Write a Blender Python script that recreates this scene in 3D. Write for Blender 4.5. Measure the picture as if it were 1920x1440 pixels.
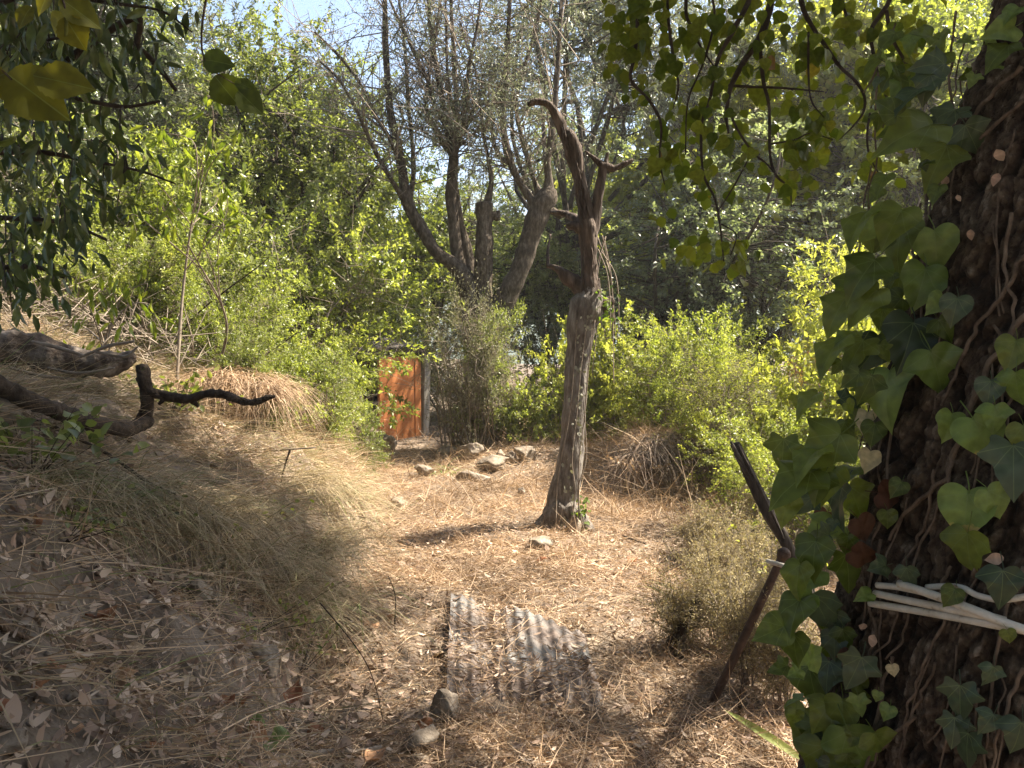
import bpy, math, random
import numpy as np
R = math.radians
SC = bpy.context.scene
for o in list(bpy.data.objects): bpy.data.objects.remove(o)
C = SC.collection
RNG = np.random.default_rng(7)

# ---------------------------------------------------------------- camera, sky, sun, exposure
CAM = np.array((0.0, 0.0, 1.6)); FPX = 1450.0; TILT = R(3.63)
cd = bpy.data.cameras.new('camera'); cam = bpy.data.objects.new('camera', cd); C.objects.link(cam)
cam.location = CAM; cam.rotation_euler = (R(90) - TILT, 0, 0)
cd.sensor_width = 36; cd.lens = FPX / 1920 * 36; cd.clip_start = .05; cd.clip_end = 1500
SC.camera = cam
SUN_AZ, SUN_EL = R(70), R(52)
SUN = np.array((math.sin(SUN_AZ) * math.cos(SUN_EL), math.cos(SUN_AZ) * math.cos(SUN_EL), math.sin(SUN_EL)))
W = bpy.data.worlds.new('World'); SC.world = W; W.use_nodes = True
nt = W.node_tree; nt.nodes.clear()
sky = nt.nodes.new('ShaderNodeTexSky'); sky.sky_type = 'NISHITA'; sky.sun_disc = False
sky.sun_elevation = SUN_EL; sky.sun_rotation = SUN_AZ; sky.dust_density = 2.0
bg = nt.nodes.new('ShaderNodeBackground'); bg.inputs[1].default_value = .08
wo = nt.nodes.new('ShaderNodeOutputWorld')
nt.links.new(sky.outputs[0], bg.inputs[0]); nt.links.new(bg.outputs[0], wo.inputs[0])
sd = bpy.data.lights.new('sun', 'SUN'); sd.energy = 5.0; sd.angle = R(.5); sd.color = (1, .89, .72)
so = bpy.data.objects.new('sun', sd); C.objects.link(so)
from mathutils import Vector
so.rotation_euler = Vector(SUN).to_track_quat('Z', 'Y').to_euler()
so.location = (8, 6, 12)
SC.view_settings.view_transform = 'Standard'; SC.view_settings.look = 'None'
SC.view_settings.exposure = 2.1; SC.view_settings.gamma = 1
SC.render.engine = 'CYCLES'
cy = SC.cycles
cy.max_bounces = 8; cy.diffuse_bounces = 4; cy.transmission_bounces = 6; cy.transparent_max_bounces = 6
cy.glossy_bounces = 2; cy.use_denoising = True; cy.caustics_reflective = False; cy.caustics_refractive = False

# ---------------------------------------------------------------- maths helpers
def unit(v):
    v = np.asarray(v, float); n = np.linalg.norm(v, axis=-1, keepdims=True); return v / np.maximum(n, 1e-9)
def ray(px, py):
    X = (np.asarray(px, float) - 960) / FPX; Y = (720 - np.asarray(py, float)) / FPX
    ct, st = math.cos(TILT), math.sin(TILT)
    d = np.stack([X + 0 * Y, ct + st * Y, -st + ct * Y + 0 * X], -1)
    return d
def P(px, py, d):                       # the point at distance d (along y) seen at that photo pixel
    r = ray(px, py); return CAM + r * (d / r[..., 1])[..., None] if r.ndim > 1 else CAM + r * (d / r[1])
def h3(i, j, k, s):
    n = (i.astype(np.int64) * 374761393 + j.astype(np.int64) * 668265263 + k.astype(np.int64) * 2147483647 + s * 974634777) & 0xffffffff
    n = ((n ^ (n >> 13)) * 1274126177) & 0xffffffff
    n = ((n ^ (n >> 16)) * 2246822519) & 0xffffffff
    return ((n ^ (n >> 15)) & 0xffffff) / float(0xffffff)
def vnoise(p, s=0):
    p = np.asarray(p, float); f = np.floor(p); i = f.astype(np.int64); t = p - f; t = t * t * (3 - 2 * t)
    r = 0
    for a in (0, 1):
        wx = t[..., 0] if a else 1 - t[..., 0]
        for b in (0, 1):
            wy = t[..., 1] if b else 1 - t[..., 1]
            for c in (0, 1):
                wz = t[..., 2] if c else 1 - t[..., 2]
                r = r + wx * wy * wz * h3(i[..., 0] + a, i[..., 1] + b, i[..., 2] + c, s)
    return r
def fbm(p, s=0, o=3):
    p = np.asarray(p, float); r = 0; a = .5; t = 0
    for k in range(o):
        r = r + a * vnoise(p * 2 ** k, s + k); t += a; a *= .5
    return r / t
def worley(u, v, s=0):                  # F1, F2 and cell value on a plane
    iu = np.floor(u).astype(np.int64); iv = np.floor(v).astype(np.int64)
    f1 = np.full(u.shape, 9.); f2 = np.full(u.shape, 9.); cid = np.zeros(u.shape)
    for a in (-1, 0, 1):
        for b in (-1, 0, 1):
            ci, cj = iu + a, iv + b; z = np.zeros_like(ci)
            x = ci + .1 + .8 * h3(ci, cj, z, s); y = cj + .1 + .8 * h3(ci, cj, z, s + 5)
            d = np.hypot(u - x, v - y); val = h3(ci, cj, z, s + 9)
            new = d < f1
            f2 = np.where(new, f1, np.minimum(f2, d)); cid = np.where(new, val, cid); f1 = np.where(new, d, f1)
    return f1, f2, cid

# ---------------------------------------------------------------- terrain
def XL(y): return -0.58 - .125 * (y - 2.0) + .10 * np.sin(y * 1.3)
def H(x, y):
    x = np.asarray(x, float); y = np.asarray(y, float)
    s = np.maximum(XL(np.clip(y, 0, 13)) - x, 0)
    ss = np.where(s < .12, s * s / .24, s - .06)
    bank = .30 * (1 - np.exp(-(ss / .16) ** 1.6)) * np.clip((8.5 - y) / 2, 0, 1) + 1.20 * (1 - np.exp(-ss / 1.3)) + .09 * ss
    bank = bank * np.clip((16 - y) / 6, .35, 1)
    # small eroded step on the near bank
    step = .16 * (1 / (1 + np.exp(-(ss - .95 - .2 * np.sin(y * 2.1)) / .05)) - .5) * np.clip((4.6 - y) / 1.2, 0, 1) * np.clip(ss * 3, 0, 1)
    sr = np.maximum(x - (1.25 + .16 * (y - 3)), 0)
    right = .05 * sr * np.clip(sr, 0, 1)
    yf = 7.72 + .10 * np.sin(x * 4)
    mound = .60 / (1 + np.exp(-(y - yf) / .07)) * np.exp(-((x - 1.72) / .78) ** 4) * np.exp(-(np.maximum(y - 8.1, 0) / 1.1) ** 2) + .22 * np.exp(-(((x - .3) / 1.2) ** 2 + ((y - 9.6) / .9) ** 2))
    r = np.hypot(x, y)
    far = np.clip((r - 18) / 60, 0, 1) * -1.2
    z = bank + step + right + mound + far
    q = np.stack([x, y, 0 * x], -1)
    z = z + (fbm(q * 1.3, 3, 3) - .5) * .14 + (fbm(q * 3.1, 13, 2) - .5) * .26 * np.clip(s * 2.5, 0, 1) * np.clip((10 - y) / 3, 0, 1) + (fbm(q * 6., 8, 2) - .5) * .035 * np.clip((14 - r) / 6, 0, 1)
    return z
def Hs(x, y): return float(H(np.array([x]), np.array([y]))[0])
def G(px, py, d0=1.2, d1=20.):          # where the photo ray meets the ground
    r = ray(px, py); ds = np.linspace(d0, d1, 900); q = CAM + r * (ds / r[1])[:, None]
    below = q[:, 2] < H(q[:, 0], q[:, 1]); k = int(np.argmax(below)) if below.any() else len(ds) - 1
    p = q[k].copy(); p[2] = Hs(p[0], p[1]); return p

# ---------------------------------------------------------------- mesh helpers
def me(name, V, F, mat, attrs=None, smooth=False):
    m = bpy.data.meshes.new(name)
    V = np.ascontiguousarray(V, np.float32).reshape(-1, 3)
    Fs = F if isinstance(F, list) and len(F) and isinstance(F[0], np.ndarray) else [np.asarray(F)]
    Fs = [f for f in Fs if len(f)]
    m.vertices.add(len(V)); m.vertices.foreach_set('co', V.ravel())
    li = np.concatenate([f.ravel() for f in Fs]).astype(np.int32)
    tot = np.concatenate([np.full(len(f), f.shape[1]) for f in Fs]).astype(np.int32)
    st = np.concatenate([[0], np.cumsum(tot)[:-1]]).astype(np.int32)
    m.loops.add(len(li)); m.loops.foreach_set('vertex_index', li)
    m.polygons.add(len(tot)); m.polygons.foreach_set('loop_start', st); m.polygons.foreach_set('loop_total', tot)
    if smooth: m.polygons.foreach_set('use_smooth', np.ones(len(tot), bool))
    for k, a in (attrs or {}).items():
        at = m.attributes.new(k, 'FLOAT', 'POINT'); at.data.foreach_set('value', np.ascontiguousarray(a, np.float32).ravel())
    m.update(calc_edges=True)
    if mat is not None: m.materials.append(mat)
    return m
def ob(name, mesh, parent=None, loc=None, rot=None, sc=None, mat=None):
    o = bpy.data.objects.new(name, mesh); C.objects.link(o)
    if parent is not None: o.parent = parent
    if loc is not None: o.location = loc
    if rot is not None: o.rotation_euler = rot
    if sc is not None: o.scale = sc if hasattr(sc, '__len__') else (sc, sc, sc)
    if mat is not None:
        o.material_slots[0].link = 'OBJECT'; o.material_slots[0].material = mat
    return o
def tag(o, label, cat, group=None, kind=None):
    o['label'] = label; o['category'] = cat
    if group: o['group'] = group
    if kind: o['kind'] = kind
    return o
def thing(name, label, cat, loc=(0, 0, 0), group=None, rz=0):
    o = bpy.data.objects.new(name, None); C.objects.link(o); o.location = loc; o.rotation_euler = (0, 0, rz)
    o.empty_display_size = .2
    return tag(o, label, cat, group)
class MB:                               # gathers arrays into one mesh
    def __init__(s): s.V = []; s.F = {}; s.A = {}; s.n = 0
    def add(s, V, F, **attrs):
        V = np.asarray(V, float).reshape(-1, 3); Fs = F if isinstance(F, list) else [F]
        for f in Fs:
            f = np.asarray(f)
            if len(f): s.F.setdefault(f.shape[1], []).append(f + s.n)
        s.V.append(V)
        for k in set(s.A) | set(attrs):
            if k not in s.A: s.A[k] = [np.zeros(s.n)]
            a = attrs.get(k, 0.); s.A[k].append(np.full(len(V), a) if np.isscalar(a) else np.asarray(a, float).ravel())
        s.n += len(V); return s
    def mesh(s, name, mat, smooth=False, shift=None):
        V = np.concatenate(s.V)
        if shift is not None: V = V - np.asarray(shift)
        return me(name, V, [np.concatenate(f) for f in s.F.values()], mat, {k: np.concatenate(a) for k, a in s.A.items()}, smooth)
def resample(pts, rad, n):
    pts = np.asarray(pts, float); rad = np.asarray(rad, float)
    if len(pts) == 2: 
        t = np.linspace(0, 1, n)[:, None]; return pts[0] * (1 - t) + pts[1] * t, rad[0] * (1 - t[:, 0]) + rad[1] * t[:, 0]
    L = np.concatenate([[0], np.cumsum(np.linalg.norm(np.diff(pts, axis=0), axis=1) ** .5)])
    ext = np.vstack([2 * pts[0] - pts[1], pts, 2 * pts[-1] - pts[-2]])
    q = np.linspace(0, L[-1], n); k = np.clip(np.searchsorted(L, q, side='right') - 1, 0, len(pts) - 2)
    t = ((q - L[k]) / np.maximum(L[k + 1] - L[k], 1e-9))[:, None]
    p0, p1, p2, p3 = ext[k], ext[k + 1], ext[k + 2], ext[k + 3]
    out = .5 * (2 * p1 + (p2 - p0) * t + (2 * p0 - 5 * p1 + 4 * p2 - p3) * t ** 2 + (3 * p1 - p0 - 3 * p2 + p3) * t ** 3)
    return out, rad[k] * (1 - t[:, 0]) + rad[k + 1] * t[:, 0]
def tube(pts, rad, sides=8, n=None, bump=0., freq=20., seed=0, cap=True):
    n = n or max(4, len(pts) * 5)
    p, r = resample(pts, rad, n)
    T = unit(np.gradient(p, axis=0)); ref = np.array((1., 0, 0)) if abs(T[0][0]) < .8 else np.array((0, 1., 0))
    N = np.zeros_like(p); N[0] = unit(ref - T[0] * ref.dot(T[0]))
    for i in range(1, n):
        v = N[i - 1] - T[i] * N[i - 1].dot(T[i]); N[i] = v / max(np.linalg.norm(v), 1e-9)
    B = np.cross(T, N); a = np.linspace(0, 2 * math.pi, sides, endpoint=False)
    D = N[:, None] * np.cos(a)[None, :, None] + B[:, None] * np.sin(a)[None, :, None]
    V = p[:, None] + D * r[:, None, None]
    if bump:
        q = V * freq * np.array((1, 1, .35)); k = (fbm(q, seed, 3) - .5) * 2
        g = (fbm(V * freq * .25, seed + 3, 2) - .5) * 2
        V = V + D * (r[:, None] * bump * (k + g))[..., None]
    i = np.arange(n - 1)[:, None] * sides; j = np.arange(sides)[None]; j2 = (j + 1) % sides
    F = np.stack([i + j, i + j2, i + sides + j2, i + sides + j], -1).reshape(-1, 4)
    V = V.reshape(-1, 3)
    if cap:
        c = len(V); V = np.vstack([V, p[0] - T[0] * r[0] * .15, p[-1] + T[-1] * r[-1] * .3])
        jj = np.arange(sides); b = (n - 1) * sides
        F = [F, np.vstack([np.stack([jj * 0 + c, (jj + 1) % sides, jj], -1), np.stack([jj * 0 + c + 1, b + jj, b + (jj + 1) % sides], -1)])]
    return V, F
def sticks(A, B, r, r2=None):           # many thin three-sided twigs
    A = np.asarray(A, float); B = np.asarray(B, float); n = len(A); r = np.broadcast_to(r, n); r2 = r * .5 if r2 is None else np.broadcast_to(r2, n)
    T = unit(B - A); ref = np.where(np.abs(T[:, 2:3]) < .9, np.array([[0, 0, 1.]]), np.array([[1., 0, 0]]))
    N = unit(np.cross(T, ref)); M = np.cross(T, N); V = np.zeros((n, 6, 3))
    for k in range(3):
        d = N * math.cos(k * 2.0944) + M * math.sin(k * 2.0944); V[:, k] = A + d * r[:, None]; V[:, 3 + k] = B + d * r2[:, None]
    f = np.array([(0, 1, 4, 3), (1, 2, 5, 4), (2, 0, 3, 5)])
    return V.reshape(-1, 3), (np.arange(n)[:, None, None] * 6 + f).reshape(-1, 4)
T2 = (np.array([(0, 0, 0), (.45, .5, .10), (1, 0, -.06), (.45, -.5, .10)]), np.array([(0, 2, 1), (0, 3, 2)]))
T4 = (np.array([(0, 0, 0), (.28, .46, .07), (.66, .40, .05), (1, 0, -.12), (.66, -.40, .05), (.28, -.46, .07), (.5, 0, 0)]),
      [np.array([(0, 6, 2, 1), (0, 5, 4, 6)]), np.array([(6, 3, 2), (6, 4, 3)])])
TC = (np.array([(0, .35, .12), (0, -.35, .12), (.33, .5, .0), (.33, -.5, .18), (.7, .42, .06), (.7, -.42, .2), (1, 0, .32)]),
      [np.array([(0, 1, 3, 2), (2, 3, 5, 4)]), np.array([(4, 5, 6)])])     # curled dry leaf
def leaves(pos, dr, nr, ln, wd, tpl, rng):
    n = len(pos); T = unit(dr); S = unit(np.cross(nr, T)); N = np.cross(T, S); t, F = tpl
    ln = np.broadcast_to(ln, n); wd = np.broadcast_to(wd, n)
    V = pos[:, None] + T[:, None] * (t[:, 0][None] * ln[:, None])[..., None] + S[:, None] * (t[:, 1][None] * wd[:, None])[..., None] + N[:, None] * (t[:, 2][None] * ln[:, None])[..., None]
    k = len(t); Fs = F if isinstance(F, list) else [F]
    Fs = [(np.arange(n)[:, None, None] * k + f[None]).reshape(-1, f.shape[1]) for f in Fs]
    return V.reshape(-1, 3), Fs, np.repeat(rng.random(n), k)
def blades(pos, dr, bend, ln, wd, seg, rng, side=None):
    n = len(pos); ln = np.broadcast_to(ln, n); wd = np.broadcast_to(wd, n); T = unit(dr)
    S = unit(np.cross(T, rng.normal(size=(n, 3)))) if side is None else side
    t = np.linspace(0, 1, seg + 1); c = pos[:, None] + T[:, None] * (t[None] * ln[:, None])[..., None] + bend[:, None] * (t[None] ** 2 * ln[:, None])[..., None]
    w = (np.clip(1 - t, 0, 1) ** .6 * .5 + .02)[None] * wd[:, None]
    V = np.stack([c - S[:, None] * w[..., None], c + S[:, None] * w[..., None]], 2).reshape(n, -1, 3)
    k = (seg + 1) * 2; f = np.array([(2 * i, 2 * i + 1, 2 * i + 3, 2 * i + 2) for i in range(seg)])
    return V.reshape(-1, 3), (np.arange(n)[:, None, None] * k + f).reshape(-1, 4), np.repeat(rng.random(n), k)

# ---------------------------------------------------------------- materials
def newmat(name):
    m = bpy.data.materials.new(name); m.use_nodes = True; t = m.node_tree; t.nodes.clear()
    return m, t, t.nodes, t.links
def ramp(nodes, stops):
    r = nodes.new('ShaderNodeValToRGB'); e = r.color_ramp.elements
    while len(e) < len(stops): e.new(.5)
    for q, (p, c) in zip(e, stops): q.position = p; q.color = (*c, 1)
    return r
def leafmat(name, stops, trans=.42, tcol=(1.35, 1.45, .6), rough=.45, spec=.35, per_object=False, noise=True, vein=None):
    m, t, N, L = newmat(name)
    out = N.new('ShaderNodeOutputMaterial')
    if per_object:
        src = N.new('ShaderNodeObjectInfo').outputs['Random']
    else:
        a = N.new('ShaderNodeAttribute'); a.attribute_name = 'rnd'; src = a.outputs['Fac']
    oi = N.new('ShaderNodeObjectInfo')
    if not per_object:                   # each plant has its own cast
        mx = N.new('ShaderNodeMath'); mx.operation = 'MULTIPLY_ADD'; L.new(oi.outputs['Random'], mx.inputs[0]); mx.inputs[1].default_value = .22; 
        m2 = N.new('ShaderNodeMath'); m2.operation = 'MULTIPLY_ADD'; L.new(src, m2.inputs[0]); m2.inputs[1].default_value = .85; m2.inputs[2].default_value = -.04
        L.new(m2.outputs[0], mx.inputs[2]); src = mx.outputs[0]
    r = ramp(N, stops); L.new(src, r.inputs[0]); col = r.outputs[0]
    if noise:
        tc = N.new('ShaderNodeTexCoord'); nz = N.new('ShaderNodeTexNoise'); nz.inputs['Scale'].default_value = 3.5 if per_object else 1.1
        L.new(tc.outputs['Object'], nz.inputs['Vector'])
        h = N.new('ShaderNodeHueSaturation'); mp = N.new('ShaderNodeMapRange'); L.new(nz.outputs['Fac'], mp.inputs[0])
        mp.inputs[1].default_value = .3; mp.inputs[2].default_value = .7; mp.inputs[3].default_value = .72; mp.inputs[4].default_value = 1.25
        L.new(mp.outputs[0], h.inputs['Value']); L.new(col, h.inputs['Color']); col = h.outputs[0]
    if vein:
        tc = N.new('ShaderNodeTexCoord'); sx = N.new('ShaderNodeSeparateXYZ'); L.new(tc.outputs['Object'], sx.inputs[0])
        best = None
        def mth(op, a, b=None):
            n = N.new('ShaderNodeMath'); n.operation = op
            for i, v in enumerate((a, b)):
                if v is None: continue
                if isinstance(v, (int, float)): n.inputs[i].default_value = v
                else: L.new(v, n.inputs[i])
            return n.outputs[0]
        for ang in vein:
            c, s = math.cos(ang), math.sin(ang)
            d = mth('ABSOLUTE', mth('SUBTRACT', mth('MULTIPLY', sx.outputs[0], s), mth('MULTIPLY', sx.outputs[1], c)))
            al = mth('GREATER_THAN', mth('ADD', mth('MULTIPLY', sx.outputs[0], c), mth('MULTIPLY', sx.outputs[1], s)), 0.0)
            v = mth('MULTIPLY', al, mth('LESS_THAN', d, .0085))
            best = v if best is None else mth('MAXIMUM', best, v)
        mx = N.new('ShaderNodeMix'); mx.data_type = 'RGBA'; L.new(mth('MULTIPLY', best, .38), mx.inputs[0]); L.new(col, mx.inputs[6]); mx.inputs[7].default_value = (.19, .25, .10, 1)
        col = mx.outputs[2]
    b = N.new('ShaderNodeBsdfPrincipled'); L.new(col, b.inputs['Base Color']); b.inputs['Roughness'].default_value = rough
    b.inputs['Specular IOR Level'].default_value = spec
    tr = N.new('ShaderNodeBsdfTranslucent'); mu = N.new('ShaderNodeMix'); mu.data_type = 'RGBA'; mu.blend_type = 'MULTIPLY'; mu.inputs[0].default_value = 1
    L.new(col, mu.inputs[6]); mu.inputs[7].default_value = (*tcol, 1); L.new(mu.outputs[2], tr.inputs[0])
    ms = N.new('ShaderNodeMixShader'); ms.inputs[0].default_value = trans
    L.new(b.outputs[0], ms.inputs[1]); L.new(tr.outputs[0], ms.inputs[2]); L.new(ms.outputs[0], out.inputs[0])
    return m
def surf(name, stops, scale=6., stretch=(1, 1, 1), rough=.9, bump=.4, bscale=30., detail=6, attr=None, spec=.2, metal=0.):
    m, t, N, L = newmat(name); out = N.new('ShaderNodeOutputMaterial')
    tc = N.new('ShaderNodeTexCoord'); mp = N.new('ShaderNodeMapping'); mp.inputs['Scale'].default_value = stretch
    L.new(tc.outputs['Object'], mp.inputs[0])
    nz = N.new('ShaderNodeTexNoise'); nz.inputs['Scale'].default_value = scale; nz.inputs['Detail'].default_value = detail; nz.inputs['Roughness'].default_value = .65
    L.new(mp.outputs[0], nz.inputs['Vector'])
    f = nz.outputs['Fac']
    if attr:
        a = N.new('ShaderNodeAttribute'); a.attribute_name = attr; q = N.new('ShaderNodeMath'); q.operation = 'MULTIPLY_ADD'
        L.new(f, q.inputs[0]); q.inputs[1].default_value = .7; q2 = N.new('ShaderNodeMath'); q2.operation = 'MULTIPLY_ADD'; L.new(a.outputs['Fac'], q2.inputs[0]); q2.inputs[1].default_value = .6; q2.inputs[2].default_value = -.15
        L.new(q2.outputs[0], q.inputs[2]); f = q.outputs[0]
    r = ramp(N, stops); L.new(f, r.inputs[0])
    b = N.new('ShaderNodeBsdfPrincipled'); L.new(r.outputs[0], b.inputs['Base Color']); b.inputs['Roughness'].default_value = rough
    b.inputs['Specular IOR Level'].default_value = spec; b.inputs['Metallic'].default_value = metal
    if bump:
        n2 = N.new('ShaderNodeTexNoise'); n2.inputs['Scale'].default_value = bscale; n2.inputs['Detail'].default_value = 8; L.new(mp.outputs[0], n2.inputs['Vector'])
        bu = N.new('ShaderNodeBump'); bu.inputs['Strength'].default_value = bump; bu.inputs['Distance'].default_value = .02; L.new(n2.outputs['Fac'], bu.inputs['Height']); L.new(bu.outputs[0], b.inputs['Normal'])
    L.new(b.outputs[0], out.inputs[0]); return m
M = {}
M['soil'] = surf('soil', [(.25, (.075, .056, .042)), (.5, (.16, .125, .095)), (.75, (.27, .22, .175))], 5, bump=.8, bscale=40)
M['hill'] = surf('hazy_hill_scrub', [(.3, (.06, .085, .085)), (.5, (.13, .165, .15)), (.75, (.22, .25, .21))], .9, bump=1, bscale=3)  # haze of distance put into the grey-blue hill colour
M['bark_dark'] = surf('dead_bark', [(.3, (.026, .020, .016)), (.5, (.075, .056, .045)), (.68, (.16, .125, .105)), (.85, (.30, .26, .225))], 22, (1, 1, .16), bump=1., bscale=60)
M['bark_grey'] = surf('olive_bark', [(.3, (.025, .019, .014)), (.5, (.075, .058, .043)), (.75, (.20, .17, .135))], 24, (1, 1, .4), bump=.9, bscale=50)
M['bark_thin'] = surf('thin_bark', [(.3, (.03, .024, .018)), (.6, (.085, .068, .05)), (.8, (.15, .125, .10))], 12, (1, 1, .3), bump=.4)
M['big_bark'] = surf('plated_bark', [(.25, (.010, .006, .004)), (.42, (.034, .021, .013)), (.62, (.10, .07, .046)), (.82, (.27, .22, .165))], 55, (1, 1, .8), bump=.9, bscale=90, attr='h')
M['twig'] = surf('dry_twig', [(.3, (.12, .095, .075)), (.6, (.27, .225, .18)), (.8, (.40, .35, .30))], 15, bump=0)
M['dark_twig'] = surf('dark_twig', [(.3, (.022, .016, .012)), (.6, (.065, .048, .036)), (.8, (.12, .095, .075))], 25, bump=.6, bscale=60)
M['stone'] = surf('limestone', [(.25, (.09, .07, .05)), (.5, (.23, .19, .15)), (.75, (.40, .35, .29))], 9, bump=.7, bscale=25)
M['vine'] = surf('vine_bark', [(.3, (.06, .04, .027)), (.55, (.15, .105, .072)), (.8, (.28, .21, .15))], 45, (1, 1, .5), bump=.6, bscale=120)
M['straw'] = leafmat('straw', [(0, (.17, .105, .062)), (.35, (.35, .245, .155)), (.7, (.57, .42, .287)), (1, (.68, .54, .385))], .2, (1.1, 1, .8), .7, .2)
M['litter'] = leafmat('dry_leaves', [(0, (.13, .085, .062)), (.3, (.28, .195, .145)), (.6, (.43, .325, .25)), (.9, (.58, .47, .37)), (1, (.46, .22, .09))], .15, (1.1, 1, .8), .65, .25)
M['bankgrass'] = leafmat('bank_grass', [(0, (.14, .105, .062)), (.4, (.33, .26, .165)), (.75, (.47, .385, .26)), (.87, (.17, .19, .07)), (1, (.11, .16, .045))], .25, (1.1, 1.1, .8), .6, .25)
# ================================================================ SETTING
def grid_mesh(name, xs, ys, zf, mat):
    X, Y = np.meshgrid(xs, ys); Z = zf(X, Y); V = np.stack([X, Y, Z], -1).reshape(-1, 3); nx = len(xs)
    i = np.arange(len(ys) - 1)[:, None] * nx; j = np.arange(nx - 1)[None]
    return me(name, V, np.stack([i + j, i + j + 1, i + nx + j + 1, i + nx + j], -1).reshape(-1, 4), mat, smooth=True)
def spaced(a, b, step, far):
    core = np.arange(a, b, step); k = np.geomspace(step, far, 46); k = np.cumsum(k) * far / np.cumsum(k)[-1]
    return np.concatenate([(a - k)[::-1], core, b + k])
g = ob('ground', grid_mesh('ground', spaced(-4.2, 3.6, .05, 300), spaced(.6, 11, .05, 300), H, M['soil'])); g['kind'] = 'structure'
def hillz(x, y):
    q = np.stack([x, y, 0 * x], -1)
    base = np.clip((y - 62) / 38, 0, 1); base = base * base * (3 - 2 * base)
    return -3 + base * (15 + 4 * np.sin(x * .03 + 1) + 5 * (fbm(q * .02, 4, 3) - .5)) + base * 3 * (fbm(q * .22, 9, 3) - .5)
hl = ob('hills', grid_mesh('hills', np.linspace(-230, 230, 230), np.linspace(60, 135, 60), hillz, M['hill'])); hl['kind'] = 'structure'

# ---------------------------------------------------------------- the orange-doored shed
M['orange'] = surf('orange_paint', [(.2, (.27, .11, .055)), (.42, (.44, .165, .06)), (.60, (.52, .205, .075)), (.8, (.50, .29, .17))], 3.2, (1, 1, .35), .55, .15, 60, spec=.35)
M['grey_wood'] = surf('weathered_wood', [(.3, (.16, .14, .115)), (.55, (.36, .33, .29)), (.8, (.52, .49, .44))], 14, (1, 1, .06), bump=.5, bscale=30)
M['dark_wood'] = surf('dark_boards', [(.3, (.03, .024, .02)), (.6, (.075, .06, .05)), (.8, (.13, .11, .095))], 9, (1, 1, .1), bump=.5)
M['felt'] = surf('roof_felt', [(.3, (.05, .045, .042)), (.55, (.11, .10, .095)), (.8, (.2, .185, .17))], 6, bump=.5)
def box_mesh(name, sx, sy, sz, mat, bev=.006, jit=0., seed=0, segs=1):
    import bmesh
    bm = bmesh.new(); bmesh.ops.create_cube(bm, size=1)
    for v in bm.verts: v.co = (v.co.x * sx, v.co.y * sy, (v.co.z + .5) * sz)
    if segs > 1: bmesh.ops.subdivide_edges(bm, edges=[e for e in bm.edges if abs(e.verts[0].co.z - e.verts[1].co.z) > sz * .5], cuts=segs)
    if bev: bmesh.ops.bevel(bm, geom=list(bm.edges), offset=bev, segments=1, affect='EDGES')
    if jit:
        r = random.Random(seed)
        for v in bm.verts: v.co.x += r.uniform(-jit, jit); v.co.y += r.uniform(-jit, jit)
    m = bpy.data.meshes.new(name); bm.to_mesh(m); bm.free(); m.materials.append(mat); return m
pr = P(787, 668, 12.0); pl = P(709, 676, 11.3); zb = P(787, 822, 12.0)[2]
hd = pr[2] - zb; al = math.atan2(pr[1] - pl[1], pr[0] - pl[0]); wd_ = math.hypot(pr[0] - pl[0], pr[1] - pl[1])
shed = thing('shed', 'small overgrown shed with a bright orange door panel and a pale post', 'shed', (pr[0], pr[1], zb), None, al)
d_ = ob('door', box_mesh('door', wd_, .045, hd, M['orange'], .005), shed, (-wd_ / 2 - .002, 0, 0))
fr = ob('door_edge_strip', box_mesh('door_edge_strip', .13, .012, hd - .01, M['orange'], .002), d_, (wd_ / 2 - .075, -.0295, .004))
ob('post', box_mesh('post', .135, .10, hd + .03, M['grey_wood'], .008, .003, 3, 4), shed, (.071, -.012, 0), (0, R(2.2), 0))
ob('crossbeam', box_mesh('crossbeam', wd_ + .3, .08, .09, M['dark_wood'], .006), shed, (-wd_ / 2 + .05, .09, hd + .05))
for k in range(9):
    ob('wall_board', box_mesh('wall_board', .022, .145, hd + .12 + .02 * (k % 3), M['dark_wood'], .003, .002, k), shed, (.10, .15 + .152 * k, 0), (0, 0, R((k % 3 - 1) * 1.2)))
ob('back_wall', box_mesh('back_wall', wd_ + .25, .04, hd + .3, M['dark_wood'], .004), shed, (-wd_ / 2 + .05, 1.55, 0))
ob('side_wall', box_mesh('side_wall', .04, 1.45, hd + .1, M['dark_wood'], .004), shed, (-wd_ - .03, .80, 0))
ob('roof', box_mesh('roof', wd_ + .25, 1.6, .03, M['felt'], .004), shed, (-wd_ / 2 + .0, .86, hd + .17), (R(9), R(-10), 0))
ob('roof_edge_board', box_mesh('roof_edge_board', wd_ + .42, .03, .09, M['dark_wood'], .004), shed, (-wd_ / 2 + .0, .075, hd + .045), (0, R(-5), 0))

# ---------------------------------------------------------------- trees drawn from their stems
def px_tube(mb, pts, d, sides=9, bump=.18, seed=0, dd=None, freq=14, n=None):
    """pts: (px, py, radius px[, depth offset]); a limb seen at depth d"""
    pp = []; rr = []
    for q in pts:
        dep = d + (q[3] if len(q) > 3 else 0)
        pp.append(P(q[0], q[1], dep)); rr.append(q[2] / FPX * dep)
    V, F = tube(pp, rr, sides, n or len(pts) * 6, bump, freq, seed); mb.add(V, F); return np.array(pp), np.array(rr)

M['bark_ash'] = surf('ash_grey_bark', [(.3, (.06, .05, .043)), (.5, (.15, .13, .115)), (.68, (.25, .23, .21)), (.85, (.40, .375, .35))], 26, (1, 1, .25), bump=1., bscale=60)
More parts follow.
